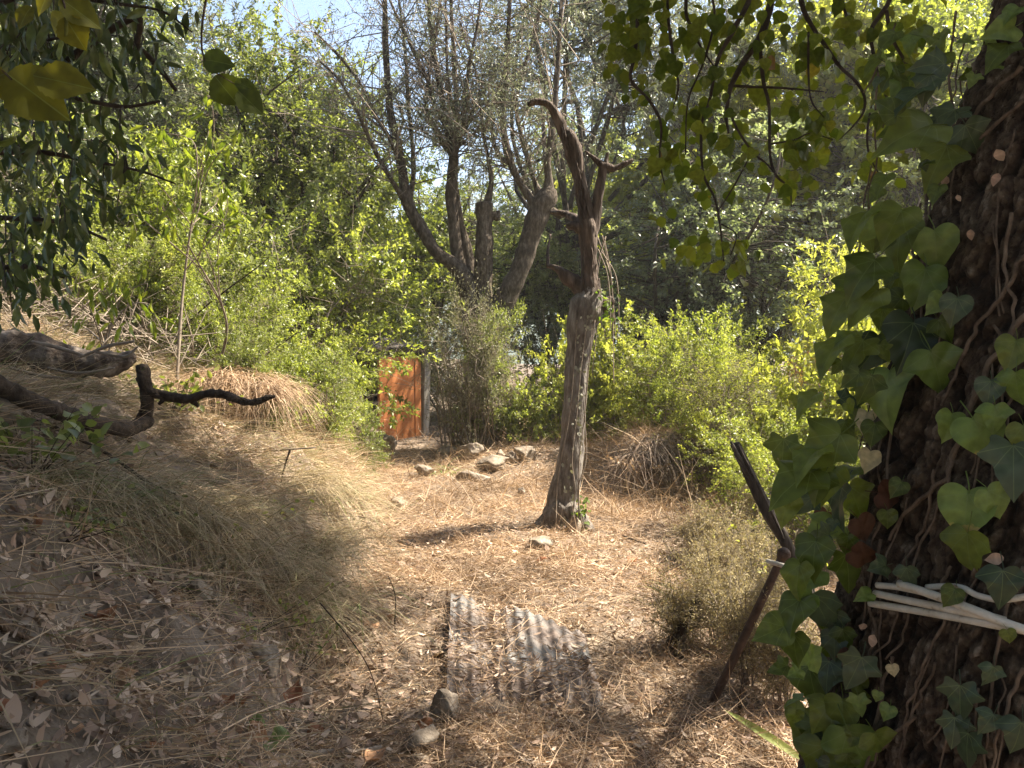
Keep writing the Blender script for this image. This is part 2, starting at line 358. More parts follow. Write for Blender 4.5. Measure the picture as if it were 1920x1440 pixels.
# the dead tree in the middle of the path
D0 = 6.5; base = G(1058, 985); D0 = base[1]
dead = thing('dead_tree', 'dead bare tree with broken limbs standing on the straw path', 'tree', base)
mb = MB()
px_tube(mb, [(1053, 1004, 58), (1053, 985, 44), (1053, 955, 31), (1059, 915, 26), (1068, 870, 24.5), (1073, 820, 23), (1078, 750, 22), (1081, 690, 22), (1086, 640, 23.5), (1091, 608, 27), (1098, 582, 34), (1103, 562, 30), (1105, 540, 19), (1105, 515, 12)], D0, 24, .16, 1, freq=22, n=130)
for k, (a, b, r) in enumerate([(1000, 1000, 12), (1105, 1004, 14), (1035, 1012, 12), (1085, 1012, 10)]):
    px_tube(mb, [(1058, 950, 22), ((1058 + a) / 2, 975, 19), (a, b, r), (a + (a - 1058) * .5, b + 14, 3)], D0 - .08, 8, .2, k + 3)
ob('trunk', mb.mesh('trunk', M['bark_ash'], True, base), dead)
mb = MB(); px_tube(mb, [(1102, 575, 25), (1104, 545, 21), (1105, 515, 15), (1105, 490, 14), (1104, 462, 15), (1102, 430, 18.5), (1098, 400, 14.5), (1090, 355, 12.5), (1082, 315, 13.5), (1075, 285, 15), (1068, 258, 14), (1062, 246, 9)], D0, 22, .24, 9, freq=26, n=150)
ob('snag', mb.mesh('snag', M['bark_dark'], False, base), dead)
mb = MB()
for k, (x, y, w, dz) in enumerate([(1080, 582, 9, -.05), (1118, 560, 10, -.05), (1098, 566, 8, -.09), (1106, 598, 8, -.075), (1090, 545, 7, -.05)]): px_tube(mb, [(x - 4, y + 34, w * .3, dz * .7), (x, y + 12, w * .9, dz), (x + 2, y - 10, w * .8, dz), (x + 4, y - 38, w * .25, dz * .5)], D0, 10, .3, 90 + k, freq=30)
ob('knots', mb.mesh('knots', M['bark_dark'], True, base), dead)
mb = MB()
for k, (x, y, h, w) in enumerate([(1070, 262, 34, 5), (1078, 262, 24, 4), (1084, 268, 16, 3.5), (1062, 258, 22, 4)]): px_tube(mb, [(x + 3, y + 34, w), (x, y, w * .8), (x - h * .25, y - h * .7, w * .3)], D0 - .02, 5, .4, k + 70, freq=40)
ob('broken_top', mb.mesh('broken_top', M['bark_dark'], False, base), dead)
LIMBS = [
    ([(1072, 285, 12), (1058, 248, 10.5), (1046, 222, 9), (1034, 202, 7.5), (1020, 192, 7), (1003, 191, 6.5), (990, 196, 6)], 'crooked limb bent over like a hook at the top'),
    ([(1104, 440, 14), (1114, 412, 12), (1121, 370, 9.5), (1128, 332, 9), (1133, 312, 11), (1150, 316, 7), (1168, 309, 6), (1187, 300, 3.5)], None),
    ([(1133, 315, 8), (1121, 303, 5.5), (1108, 292, 3.5), (1097, 283, 2)], None),
    ([(1132, 314, 8), (1136, 300, 4.5), (1139, 286, 3)], None),
    ([(1098, 432, 14), (1078, 423, 10), (1068, 424, 8), (1064, 420, 6)], None),
    ([(1098, 422, 11), (1080, 410, 8, .1), (1062, 402, 6.5, .2), (1048, 399, 5, .2), (1034, 398, 3, .3)], None),
    ([(1101, 548, 20), (1082, 534, 17), (1066, 521, 14), (1050, 507, 8.5), (1036, 500, 6), (1026, 499, 4)], None),
    ([(1100, 585, 24), (1116, 576, 20), (1131, 570, 14), (1141, 566, 11), (1149, 560, 7)], None),
    ([(1076, 300, 8), (1086, 296, 4), (1094, 288, 1.6)], None),
    ([(1028, 500, 3.5), (1027, 470, 2.5, .1), (1032, 440, 1.8, .2)], None)]
for k, (pts, lab) in enumerate(LIMBS):
    mb = MB(); px_tube(mb, pts, D0, 11, .26, 20 + k, freq=22); o = ob('limb', mb.mesh('limb', M['bark_dark'], True, base), dead)
    if lab: o['label'] = lab
# splintered bark ridges
mb = MB(); rg = np.random.default_rng(5)
for k in range(70):
    py = rg.uniform(250, 600); px = np.interp(py, [250, 300, 350, 425, 500, 560, 600], [1063, 1077, 1088, 1101, 1105, 1104, 1095]) + rg.uniform(-15, 15)
    h = rg.uniform(8, 26); px = px * .5 + .5 * np.interp(py, [250, 300, 350, 425, 500, 560, 600], [1063, 1077, 1088, 1101, 1105, 1104, 1095]); px_tube(mb, [(px - h * .2, py - h, .6, -.05), (px, py, 1.7, -.066), (px + h * .12, py + h, .6, -.055)], D0, 4, .2, k, n=5)
ob('bark_splinters', mb.mesh('bark_splinters', M['bark_dark'], False, base), dead)['kind'] = 'stuff'
# small pale ivy leaves stuck to the trunk, and hanging vine threads
M['pale_ivy'] = leafmat('faded_ivy', [(0, (.16, .15, .11)), (.5, (.30, .29, .23)), (1, (.42, .41, .35))], .15, rough=.5)
M['green_ivy'] = leafmat('small_ivy', [(0, (.06, .10, .02)), (.6, (.14, .20, .045)), (1, (.25, .30, .07))], .45)
cre = thing('creeper', 'thin faded ivy creeper climbing the dead tree trunk on the path', 'creeper', base)
mb = MB(); mg = MB()
n = 110; py = rg.uniform(585, 1000, n); cx = np.interp(py, [585, 640, 690, 750, 820, 870, 915, 955, 1000], [1097, 1086, 1081, 1078, 1073, 1067, 1058, 1052, 1053]); rr = np.interp(py, [585, 640, 850, 955, 1000], [28, 21, 21, 28, 50])
off = np.clip(rg.normal(.45, .38, n), -.8, .97); pos = np.array([P(a + b * r, c, D0 - math.sqrt(max(1 - b * b, .02)) * r / FPX * D0 - .018) for a, b, c, r in zip(cx, off, py, rr)])
V, F, a = leaves(pos, np.stack([rg.normal(0, .5, n), -.3 + 0 * py, -1 + 0 * py], -1), rg.normal(0, .35, (n, 3)) + (0.1, -1, .2), rg.uniform(.018, .045, n), rg.uniform(.012, .032, n), T4, rg); mb.add(V, F, rnd=a)
n = 90; py = np.concatenate([rg.uniform(930, 1005, 55), rg.uniform(540, 600, 35)]); px = np.concatenate([rg.uniform(1078, 1105, 55), rg.uniform(1120, 1160, 35)])
pos = np.array([P(a, c, D0 - .12 + rg.uniform(-.08, .05)) for a, c in zip(px, py)])
V, F, a = leaves(pos, rg.normal(0, .6, (n, 3)) + (0, -.2, -.7), rg.normal(0, .4, (n, 3)) + (0, -.6, .6), rg.uniform(.03, .06, n), rg.uniform(.02, .04, n), T4, rg); mg.add(V, F, rnd=a)
ob('faded_leaves', mb.mesh('faded_leaves', M['pale_ivy'], False, base), cre)['kind'] = 'stuff'
ob('green_leaves', mg.mesh('green_leaves', M['green_ivy'], False, base), cre)['kind'] = 'stuff'
mb = MB()
for k in range(7):
    x = rg.uniform(1115, 1165); px_tube(mb, [(rg.uniform(1100, 1140), rg.uniform(430, 480), 1.2), (x - 6, 520, 1.), (x + rg.uniform(-4, 8), 600, .9), (x + rg.uniform(-12, 12), rg.uniform(620, 720), .6)], D0 + rg.uniform(-.15, .3), 4, .1, k)
for k in range(4):
    x = (-.5, .3, .7, .9)[k]; w = lambda: rg.normal(0, 5)
    px_tube(mb, [(1060 + 35 * x, 985, 1.3, -.2), (1066 + 30 * x + w(), 920, 1.2, -.15), (1070 + 25 * x + w(), 860, 1.1, -.13), (1078 + 20 * x + w(), 780, 1., -.122), (1083 + 20 * x + w(), 700, .9, -.12), (1094 + 24 * x, 600, .7, -.15)], D0, 5, .2, k)
ob('stem', mb.mesh('stem', M['twig'], False, base), cre)

# ---------------------------------------------------------------- foliage materials
def gm(dark, mid, lite, extra=None):
    dark, mid, lite = [tuple(c * 1.25 for c in q) for q in (dark, mid, lite)]
    s = [(0, dark), (.5, mid), (.88, lite)]
    return s + [(1, extra)] if extra else s
M['olive'] = leafmat('olive_leaves', gm((.085, .095, .06), (.15, .165, .11), (.27, .285, .22)), .30, (1.15, 1.2, .8), .42, .45)
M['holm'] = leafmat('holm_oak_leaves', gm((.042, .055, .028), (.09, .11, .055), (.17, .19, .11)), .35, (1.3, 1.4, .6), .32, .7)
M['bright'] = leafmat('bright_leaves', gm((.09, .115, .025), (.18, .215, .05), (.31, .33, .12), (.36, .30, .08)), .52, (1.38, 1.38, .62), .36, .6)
M['yellowgreen'] = leafmat('yellow_green_leaves', gm((.145, .17, .04), (.255, .28, .075), (.38, .385, .13), (.42, .32, .08)), .55, (1.4, 1.38, .62), .45, .35)
M['midgreen'] = leafmat('mid_green_leaves', gm((.075, .092, .03), (.15, .175, .06), (.26, .28, .12), (.32, .26, .12)), .5, (1.35, 1.4, .6), .34, .65)
M['greygreen'] = leafmat('grey_green_leaves', gm((.10, .12, .07), (.18, .205, .125), (.30, .32, .23)), .48, (1.25, 1.35, .7), .32, .8)
M['grey_shrub'] = leafmat('grey_shrub_leaves', gm((.12, .115, .07), (.22, .215, .14), (.36, .34, .25)), .3, (1.2, 1.2, .8), .6, .25)
M['dryfol'] = leafmat('dry_foliage', gm((.15, .10, .06), (.30, .21, .13), (.44, .34, .23)), .3, (1.1, 1, .8), .6, .25)
M['redleaf'] = leafmat('reddish_leaves', gm((.16, .05, .03), (.26, .09, .05), (.34, .17, .08)), .4, (1.3, 1, .7), .5, .3)

# ---------------------------------------------------------------- plants grown from clumps
def clumped(seed, w, h, zlo, ncl, per, L, leaf, aspect, droop, spread=.5, hollow=.62, gap=.42, tpl=T2, lean=0., up=.55, upright=0.):
    """sprays of leaves on twigs through an uneven crown; returns clump points, leaf arrays and twig arrays"""
    r = np.random.default_rng(seed); c = np.zeros((0, 3))
    lobes = r.normal(0, .33, (9, 3)) * (1, 1, .9); lr = r.uniform(.45, .8, 9)
    while len(c) < ncl:
        q = unit(r.normal(size=(ncl * 4, 3))) * (r.random((ncl * 4, 1)) ** hollow)
        k = r.integers(0, 9, len(q)); q = lobes[k] + q * lr[k][:, None]
        m = (np.abs(q).max(1) < 1.15) & (fbm(q * 2.6 + seed * 3.1, seed, 2) > gap)
        c = np.vstack([c, q[m]])
    c = c[:ncl]; cen = c * (w / 2, w / 2, (h - zlo) / 2) + (0, 0, (h + zlo) / 2); cen[:, 0] += lean * cen[:, 2]
    cen[:, 2] = np.maximum(cen[:, 2], .05)
    cb = r.random(ncl); out = unit(c + r.normal(0, .5, c.shape) + (0, 0, .15 - droop + upright)); ln = L * r.uniform(.6, 1.3, ncl)
    t = r.random((ncl, per)) ** .8
    pos = cen[:, None] + out[:, None] * (t * ln[:, None])[..., None] + np.array((0, 0, -.5)) * (droop * (t ** 2) * ln[:, None])[..., None] + r.normal(0, .12 * spread, (ncl, per, 3)) * ln[:, None, None]
    dr = out[:, None] * .6 + r.normal(0, .6, (ncl, per, 3)) + np.array((0, 0, -droop))
    nr = r.normal(0, .6, (ncl, per, 3)) + np.array((0, 0, up))
    n = ncl * per; ls = leaf * r.uniform(.45, 1.45, n)
    V, F, a = leaves(pos.reshape(-1, 3), dr.reshape(-1, 3), nr.reshape(-1, 3), ls, ls * aspect, tpl, r)
    a = a * .6 + .4 * np.repeat(cb, per * len(tpl[0])); return cen, out, ln, V, F, a, r
def plant_meshes(key, trunk_r=0., trunk_h=1., limbs=9, stems=0, **kw):
    cen, out, ln, V, F, a, r = clumped(**kw)
    crown = me(key + '_crown', V, F, None, {'rnd': a})
    w, h = kw['w'], kw['h']; mb = MB(); nodes = []
    if trunk_r:
        top = np.array((r.normal(0, .06) * h, r.normal(0, .06) * h, trunk_h))
        V, F = tube([(0, 0, -.25), (r.normal(0, .04), 0, trunk_h * .4), top], [trunk_r * 1.35, trunk_r, trunk_r * .8], 9, 12, .2, 8, 1); mb.add(V, F)
        src = [top] * limbs; r0 = trunk_r * .5
    else:
        src = [np.array((*(r.normal(0, .12, 2) * w), -.08)) for _ in range(limbs)]; r0 = .011 + .004 * h
    idx = r.choice(len(cen), limbs, replace=False) if not trunk_r else np.argsort(-cen[:, 2] + r.normal(0, h * .25, len(cen)))[:limbs]
    for k, i in enumerate(idx):
        s, e = src[k], cen[i]; mid = s * .5 + e * .5 + r.normal(0, .07 * h, 3) + (0, 0, .06 * h)
        pts = np.array([s, s * .75 + mid * .25 + r.normal(0, .02 * h, 3), mid, mid * .4 + e * .6 + r.normal(0, .04 * h, 3), e])
        pq, rq = resample(pts, [r0, r0 * .85, r0 * .6, r0 * .4, r0 * .18], 14)
        V, F = tube(pts, [r0, r0 * .85, r0 * .6, r0 * .4, r0 * .18], 5, 14, .15, 8, k); mb.add(V, F); nodes += [(p, q) for p, q in zip(pq[4:], rq[4:])]
    npt = np.array([q[0] for q in nodes]); nr_ = np.array([q[1] for q in nodes])
    j = np.array([np.argmin(np.linalg.norm((npt - c) * (1, 1, 1.2), axis=1) + np.maximum(npt[:, 2] - c[2], 0)) for c in cen])
    A = npt[j]; mid = A * .5 + cen * .5 + r.normal(0, .05, cen.shape) * np.linalg.norm(cen - A, axis=1, keepdims=True) * 2
    rr = np.minimum(nr_[j] * .6, .012 + .002 * h); V, F = sticks(A, mid, rr, rr * .6); mb.add(V, F); V, F = sticks(mid, cen, rr * .6, rr * .4); mb.add(V, F)
    V, F = sticks(cen, cen + out * ln[:, None], rr * .4, rr * .15); mb.add(V, F)
    if not trunk_r:                       # bare dead twigs poking through
        q = cen[r.integers(0, len(cen), 420)] * (1.03, 1.03, 1.0) + r.normal(0, .1, (420, 3)); V, F = sticks(q, q + unit(r.normal(0, 1, (420, 3)) + (0, 0, .3)) * r.uniform(.15, .5, (420, 1)), .0028, .0012); mb.add(V, F)
    return crown, mb.mesh(key + '_wood', None)
PROTO = {}
def proto(key, **kw):
    PROTO[key] = plant_meshes(key, **kw)
    for m in PROTO[key]: m.materials.append(M['bark_thin'])
proto('oak_a', trunk_r=.13, trunk_h=2.2, limbs=12, seed=11, w=5.2, h=8.0, zlo=1.6, ncl=1150, per=46, L=.55, leaf=.085, aspect=.55, droop=.25, gap=.40)
proto('oak_b', trunk_r=.11, trunk_h=2.6, limbs=11, seed=12, w=4.6, h=8.5, zlo=2.0, ncl=900, per=46, L=.55, leaf=.085, aspect=.55, droop=.2, gap=.44)
proto('oak_c', trunk_r=.11, trunk_h=2.0, limbs=12, seed=17, w=5.0, h=7.6, zlo=.8, ncl=560, per=40, L=.6, leaf=.09, aspect=.5, droop=.25, gap=.46)
proto('olive_b', trunk_r=.12, trunk_h=3.0, limbs=13, seed=18, w=5.4, h=8.4, zlo=3.9, ncl=820, per=50, L=.7, leaf=.095, aspect=.24, droop=.3, gap=.42)
proto('olive_a', trunk_r=.12, trunk_h=1.8, limbs=13, seed=13, w=5.0, h=7.0, zlo=1.8, ncl=950, per=52, L=.7, leaf=.085, aspect=.24, droop=.3, gap=.42)
proto('broad_a', trunk_r=.10, trunk_h=2.2, limbs=11, seed=14, w=5.0, h=8.0, zlo=1.0, ncl=800, per=36, L=.6, leaf=.13, aspect=.6, droop=.35, gap=.40, tpl=T2)
proto('bush_a', limbs=16, seed=21, w=2.3, h=2.0, zlo=-.1, ncl=420, per=50, L=.36, leaf=.048, aspect=.5, droop=.1, gap=.38, upright=.35)
proto('bush_b', limbs=18, seed=22, w=2.0, h=2.2, zlo=-.1, ncl=360, per=46, L=.42, leaf=.056, aspect=.45, droop=.25, gap=.42, upright=.3)
proto('bush_c', limbs=18, seed=23, w=2.2, h=1.8, zlo=-.1, ncl=330, per=40, L=.35, leaf=.065, aspect=.62, droop=.2, gap=.42, upright=.2)
proto('spray', limbs=26, seed=24, w=1.5, h=1.8, zlo=-.1, ncl=300, per=34, L=.42, leaf=.030, aspect=.35, droop=.1, gap=.42, upright=.6, spread=.9)
def put(name, key, mat, wood, x, y, s, rz, label, cat, group=None, sz=None, z=None):
    z = Hs(x, y) if z is None else z
    t = thing(name, label, cat, (x, y, z), group, rz); t.scale = (s, s, sz or s)
    big = name.endswith('tree')
    ob('trunk' if big else 'stems', PROTO[key][1], t, mat=M[wood])
    o = ob('crown' if big else 'foliage', PROTO[key][0], t, mat=M[mat]); o['kind'] = 'stuff'
    return t
def at(px, d): r = ray(px, 628); return (CAM + r * d / r[1])[:2]
# ================================================================ BACKGROUND TREES  (pixel of the foot, distance, kind, foliage, size)
TR = 'trees closing off the clearing'
FAR = 'far trees behind the clearing'
def tree(px, d, key, mat, s, rz, label, group=TR, sz=None, wood='bark_thin'):
    x, y = at(px, d); return put('tree', key, mat, wood, x, y, s, rz, label, 'tree', group, sz)
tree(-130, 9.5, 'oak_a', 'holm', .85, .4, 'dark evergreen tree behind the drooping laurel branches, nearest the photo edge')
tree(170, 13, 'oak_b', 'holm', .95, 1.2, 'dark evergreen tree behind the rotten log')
tree(395, 15.5, 'olive_a', 'olive', 1.1, 3.1, 'grey green tree just under the bluest sky gap')
tree(548, 12.5, 'oak_b', 'midgreen', .78, 2.2, 'green tree with thin dark trunk above the sunlit bank shrubs')
tree(655, 16.5, 'broad_a', 'bright', .80, .9, 'bright green big-leaved tree behind the pollarded olive stems', sz=.72)
tree(800, 19, 'oak_a', 'midgreen', .74, 4.1, 'low green tree seen under the arching olive stem')
tree(985, 15, 'oak_a', 'midgreen', .62, 5.2, 'low bushy green tree between the olive and the dead tree', sz=.55)
tree(1140, 15, 'olive_b', 'olive', 1.1, .3, 'silvery olive tree whose wispy crown rises behind the hooked dead limb', wood='bark_grey')
tree(1190, 18.5, 'oak_c', 'greygreen', .85, 1.1, 'grey green tree standing back in the gap right of the dead tree', sz=.62)
tree(1300, 13, 'oak_c', 'greygreen', .82, 2.6, 'dull grey green tree behind the mound with a dark shaded trunk', sz=.72)
tree(1430, 12.5, 'oak_c', 'greygreen', .78, 3.6, 'silvery speckled tree behind the mound, its foot lost in black shade', sz=.66)
tree(1400, 16.5, 'broad_a', 'yellowgreen', 1.1, 1.9, 'tall light green tree glowing behind the heart-leaved hanging twigs')
tree(1565, 15.5, 'broad_a', 'yellowgreen', 1.0, 4.4, 'tall yellow green tree lit from behind, next to the ivy trunk')
tree(1700, 14, 'oak_c', 'bright', 1.0, 5.6, 'green tree half hidden by the ivy leaves')
tree(1800, 16, 'oak_a', 'bright', 1.3, .6, 'green tree hidden behind the thick ivy trunk')
k = 0; FARL = ['far dark tree beyond the drooping laurel, outside the picture', 'far green tree glimpsed through the drooping laurel leaves', 'far tree below the bluest sky gap', 'far tree behind the thin dark trunk above the bank shrubs', 'far grey tree seen between the stems of the pollarded olive', 'far green tree straight behind the dead tree', 'far light green tree behind the silvery olive crown', 'far bright tree behind the left rim of the ivy leaves', 'far tree fully hidden by the ivy trunk', 'far tree out of the picture beyond the ivy trunk', 'far dark tree out of the picture beyond the laurel']
for px, d, key, mat, s, sz in [(-320, 22, 'oak_a', 'holm', 1.2, 1.2), (60, 25, 'oak_b', 'midgreen', 1.2, 1.2), (300, 27, 'olive_a', 'midgreen', 1.4, 1.5), (520, 29, 'oak_a', 'midgreen', 1.2, 1.25), (880, 30, 'oak_a', 'olive', 1.2, 1.05),
                           (1080, 26, 'oak_b', 'midgreen', 1.2, 1.2), (1230, 23, 'broad_a', 'bright', 1.1, 1.0), (1680, 24, 'oak_a', 'bright', 1.3, 1.3), (1960, 22, 'broad_a', 'midgreen', 1.2, 1.2), (2350, 21, 'oak_a', 'midgreen', 1.1, 1.1), (-700, 14, 'oak_b', 'holm', 1, 1)]:
    k += 1; tree(px, d, key, mat, s, k * 2.1, FARL[k - 1], FAR, sz)

OUTL = ['behind the left shoulder', 'straight behind', 'behind the right shoulder', 'to the right of the ivy trunk', 'to the left and behind', 'to the left beyond the laurel', 'far behind to the left', 'far behind to the right', 'farthest behind to the left']  # unseen trees of the wood, added to block sky light and darken the foreground
for nth, (x, y, key, s) in enumerate([(-3.5, -4, 'oak_a', 1.2), (0.5, -5.5, 'oak_b', 1.3), (4, -4, 'oak_a', 1.2), (7, -1, 'oak_b', .9), (-6.5, -1, 'oak_a', 1.2), (-6.8, 4, 'oak_b', 1.1), (-2, -9, 'oak_a', 1.5), (5, -9, 'oak_a', 1.5), (-9, -6, 'oak_b', 1.5)]):
    put('tree', key, 'holm', 'bark_thin', x, y, s, x, 'wood tree outside the picture, ' + OUTL[nth] + ' of the viewer', 'tree', 'trees standing around the viewer')

# ================================================================ SHRUBS
SB = 'shrubs on the sunlit bank'; SR = 'sunlit bushes beyond the path'
def shrub(px, d, key, mat, s, rz, label, group, sz=None, wood='twig', dz=0):
    x, y = at(px, d); return put('shrub', key, mat, wood, x, y, s, rz, label, 'shrub', group, sz, Hs(x, y) + dz)
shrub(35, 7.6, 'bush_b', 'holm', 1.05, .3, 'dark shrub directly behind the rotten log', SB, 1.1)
shrub(160, 8.2, 'bush_c', 'midgreen', 1.1, 1.3, 'broad-leaved green shrub behind the end of the rotten log', SB, 1.1)
shrub(150, 10.2, 'bush_a', 'midgreen', 1.45, 4.0, 'tall green shrub under the dark evergreen tree', SB, 1.35)
shrub(290, 8.4, 'bush_b', 'bright', 1., 2.1, 'bright shrub above the arched sapling', SB, 1.15)
shrub(305, 11, 'bush_b', 'bright', 1.5, .5, 'tall light shrub below the bluest sky gap', SB, 1.35)
shrub(400, 7.4, 'bush_c', 'midgreen', .72, 5.1, 'low shrub behind the dry grass hump', SB)
shrub(440, 9.2, 'bush_a', 'midgreen', 1.15, 2.9, 'dense green shrub behind the two leaning saplings', SB, 1.25)
shrub(470, 12.2, 'bush_b', 'midgreen', 1.6, 1.1, 'tallest shrub of the bank under the thin dark trunk', SB, 1.35)
shrub(530, 7.4, 'bush_c', 'bright', .50, 3.7, 'yellow green shrub hanging over the bank edge by the brown stick', SB, .55)
shrub(575, 9.6, 'bush_a', 'bright', 1.1, 4.6, 'round sunlit shrub halfway along the bank crest', SB, 1.15)
shrub(580, 9.4, 'bush_b', 'midgreen', .68, .9, 'small-leaved shrub spilling over beside the orange door', SB, .85)
shrub(622, 8.8, 'bush_c', 'bright', .32, 2.6, 'small leafy shrub overlapping the left edge of the orange door', SB, .55)
shrub(590, 6.6, 'bush_b', 'midgreen', .34, 5.0, 'little shrub at the bank edge above the brown stick', SB, .36)
shrub(345, 7.0, 'bush_b', 'midgreen', .52, 0.6, 'shrub with bare dead twigs behind the left part of the grass hump', SB, .55)
shrub(240, 6.9, 'bush_a', 'bright', .50, 2.2, 'small shrub just behind the broken end of the rotten log', SB, .55)
shrub(120, 7.0, 'bush_b', 'midgreen', .55, 3.5, 'small shrub behind the middle of the rotten log', SB, .55)
shrub(-10, 6.8, 'bush_c', 'midgreen', .55, 4.6, 'small shrub behind the thick end of the rotten log', SB, .55)
shrub(430, 6.5, 'bush_a', 'bright', .40, 5.2, 'small shrub between the grass hump and the shorter bare sapling', SB, .45)
shrub(470, 5.7, 'bush_b', 'midgreen', .30, 1.9, 'little leafy shrub right behind the dry grass hump', SB, .34)
shrub(545, 6.3, 'bush_c', 'bright', .30, 4.1, 'low bright shrub on the bank edge above the thin grey stick', SB, .34)
shrub(612, 7.0, 'bush_a', 'bright', .30, 0.7, 'small fine-leaved shrub on the bank edge below the tall shrubs', SB, .36)
shrub(668, 7.9, 'bush_b', 'midgreen', .26, 3.0, 'last little shrub of the bank before the orange door', SB, .30)
shrub(640, 12.6, 'bush_a', 'midgreen', .85, 5.9, 'green shrub overgrowing the corner of the shed roof', SB, 1.05)
shrub(640, 13.5, 'bush_b', 'midgreen', 1.5, 3.3, 'shrub standing behind the shed, shaded on its near side', SB, 1.1)
shrub(760, 14.5, 'bush_a', 'holm', 1.25, 2.4, 'dark shrub above the shed roof', SB, .95)
shrub(866, 10.0, 'spray', 'grey_shrub', .80, .2, 'grey half-dry shrub against the side of the shed', SR, 1.1)
shrub(895, 9.7, 'spray', 'grey_shrub', .6, 2.0, 'lower grey twiggy shrub right of the pale post', SR, .85)
shrub(928, 10.0, 'bush_b', 'midgreen', .5, 1.4, 'green shrub wrapped round the foot of the pollarded olive', SR, .82)
shrub(950, 10.1, 'spray', 'dryfol', .75, 4.4, 'rust brown dry shrub behind the white stones', SR, .55)
shrub(995, 9.9, 'bush_c', 'bright', .42, 3.3, 'light green bush beside the dead tree trunk', SR, .50)
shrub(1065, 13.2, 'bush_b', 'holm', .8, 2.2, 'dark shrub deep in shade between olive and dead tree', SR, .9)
shrub(1090, 10.3, 'bush_c', 'yellowgreen', .55, .4, 'yellow green bush just behind the dead tree trunk', SR, .9)
shrub(1180, 10.2, 'bush_c', 'yellowgreen', .78, 1.7, 'yellow green bush arching above the dry mound', SR, 1.0)
shrub(1240, 9.3, 'bush_c', 'yellowgreen', .68, 5.2, 'brightest bush directly behind the dry mound', SR, .80)
shrub(1290, 8.7, 'bush_a', 'bright', .62, 3.0, 'fine-leaved bush on the far shoulder of the mound', SR, .72)
shrub(1340, 8.0, 'spray', 'yellowgreen', .75, .8, 'feathery yellow bush over the mound crest', SR, .5)
shrub(1400, 7.4, 'bush_a', 'yellowgreen', .52, 4.8, 'yellow bush behind the top of the charred stake', SR, .46)
shrub(1450, 6.4, 'bush_b', 'bright', .46, 2.5, 'small bright bush behind the middle of the charred stake', SR, .42)
shrub(1500, 8.5, 'bush_c', 'bright', .70, 1.2, 'light bush with red leaves near its top', SR, .66)
shrub(1580, 7.4, 'bush_c', 'yellowgreen', .82, 3.9, 'tall glowing bush against the left-hand ivy leaves', SR, 1.0)
shrub(1640, 9.5, 'bush_b', 'yellowgreen', 1.1, .1, 'tall yellow green bush mostly hidden by the ivy trunk', SR, 1.2)
shrub(1530, 5.4, 'bush_a', 'bright', .42, 5.5, 'low bright bush between the stake and the ivy', SR, .42)
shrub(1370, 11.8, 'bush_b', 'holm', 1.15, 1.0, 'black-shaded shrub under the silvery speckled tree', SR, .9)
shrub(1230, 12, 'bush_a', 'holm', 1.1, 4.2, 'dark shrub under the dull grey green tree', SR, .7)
shrub(-150, 6.4, 'bush_b', 'midgreen', 1.1, 1.0, 'green shrub left of the rotten log, mostly out of view', SB)
shrub(1850, 6.4, 'bush_b', 'bright', 1.0, 1.0, 'bright bush hidden behind the ivy trunk', SR)
for px, d, label in [(1497, 8.2, 'cluster of red autumn leaves on a thin bush beside the ivy')]:
    x, y = at(px, d); t = put('shrub', 'spray', 'redleaf', 'twig', x, y, .34, 1.1, label, 'shrub', SR, .72)

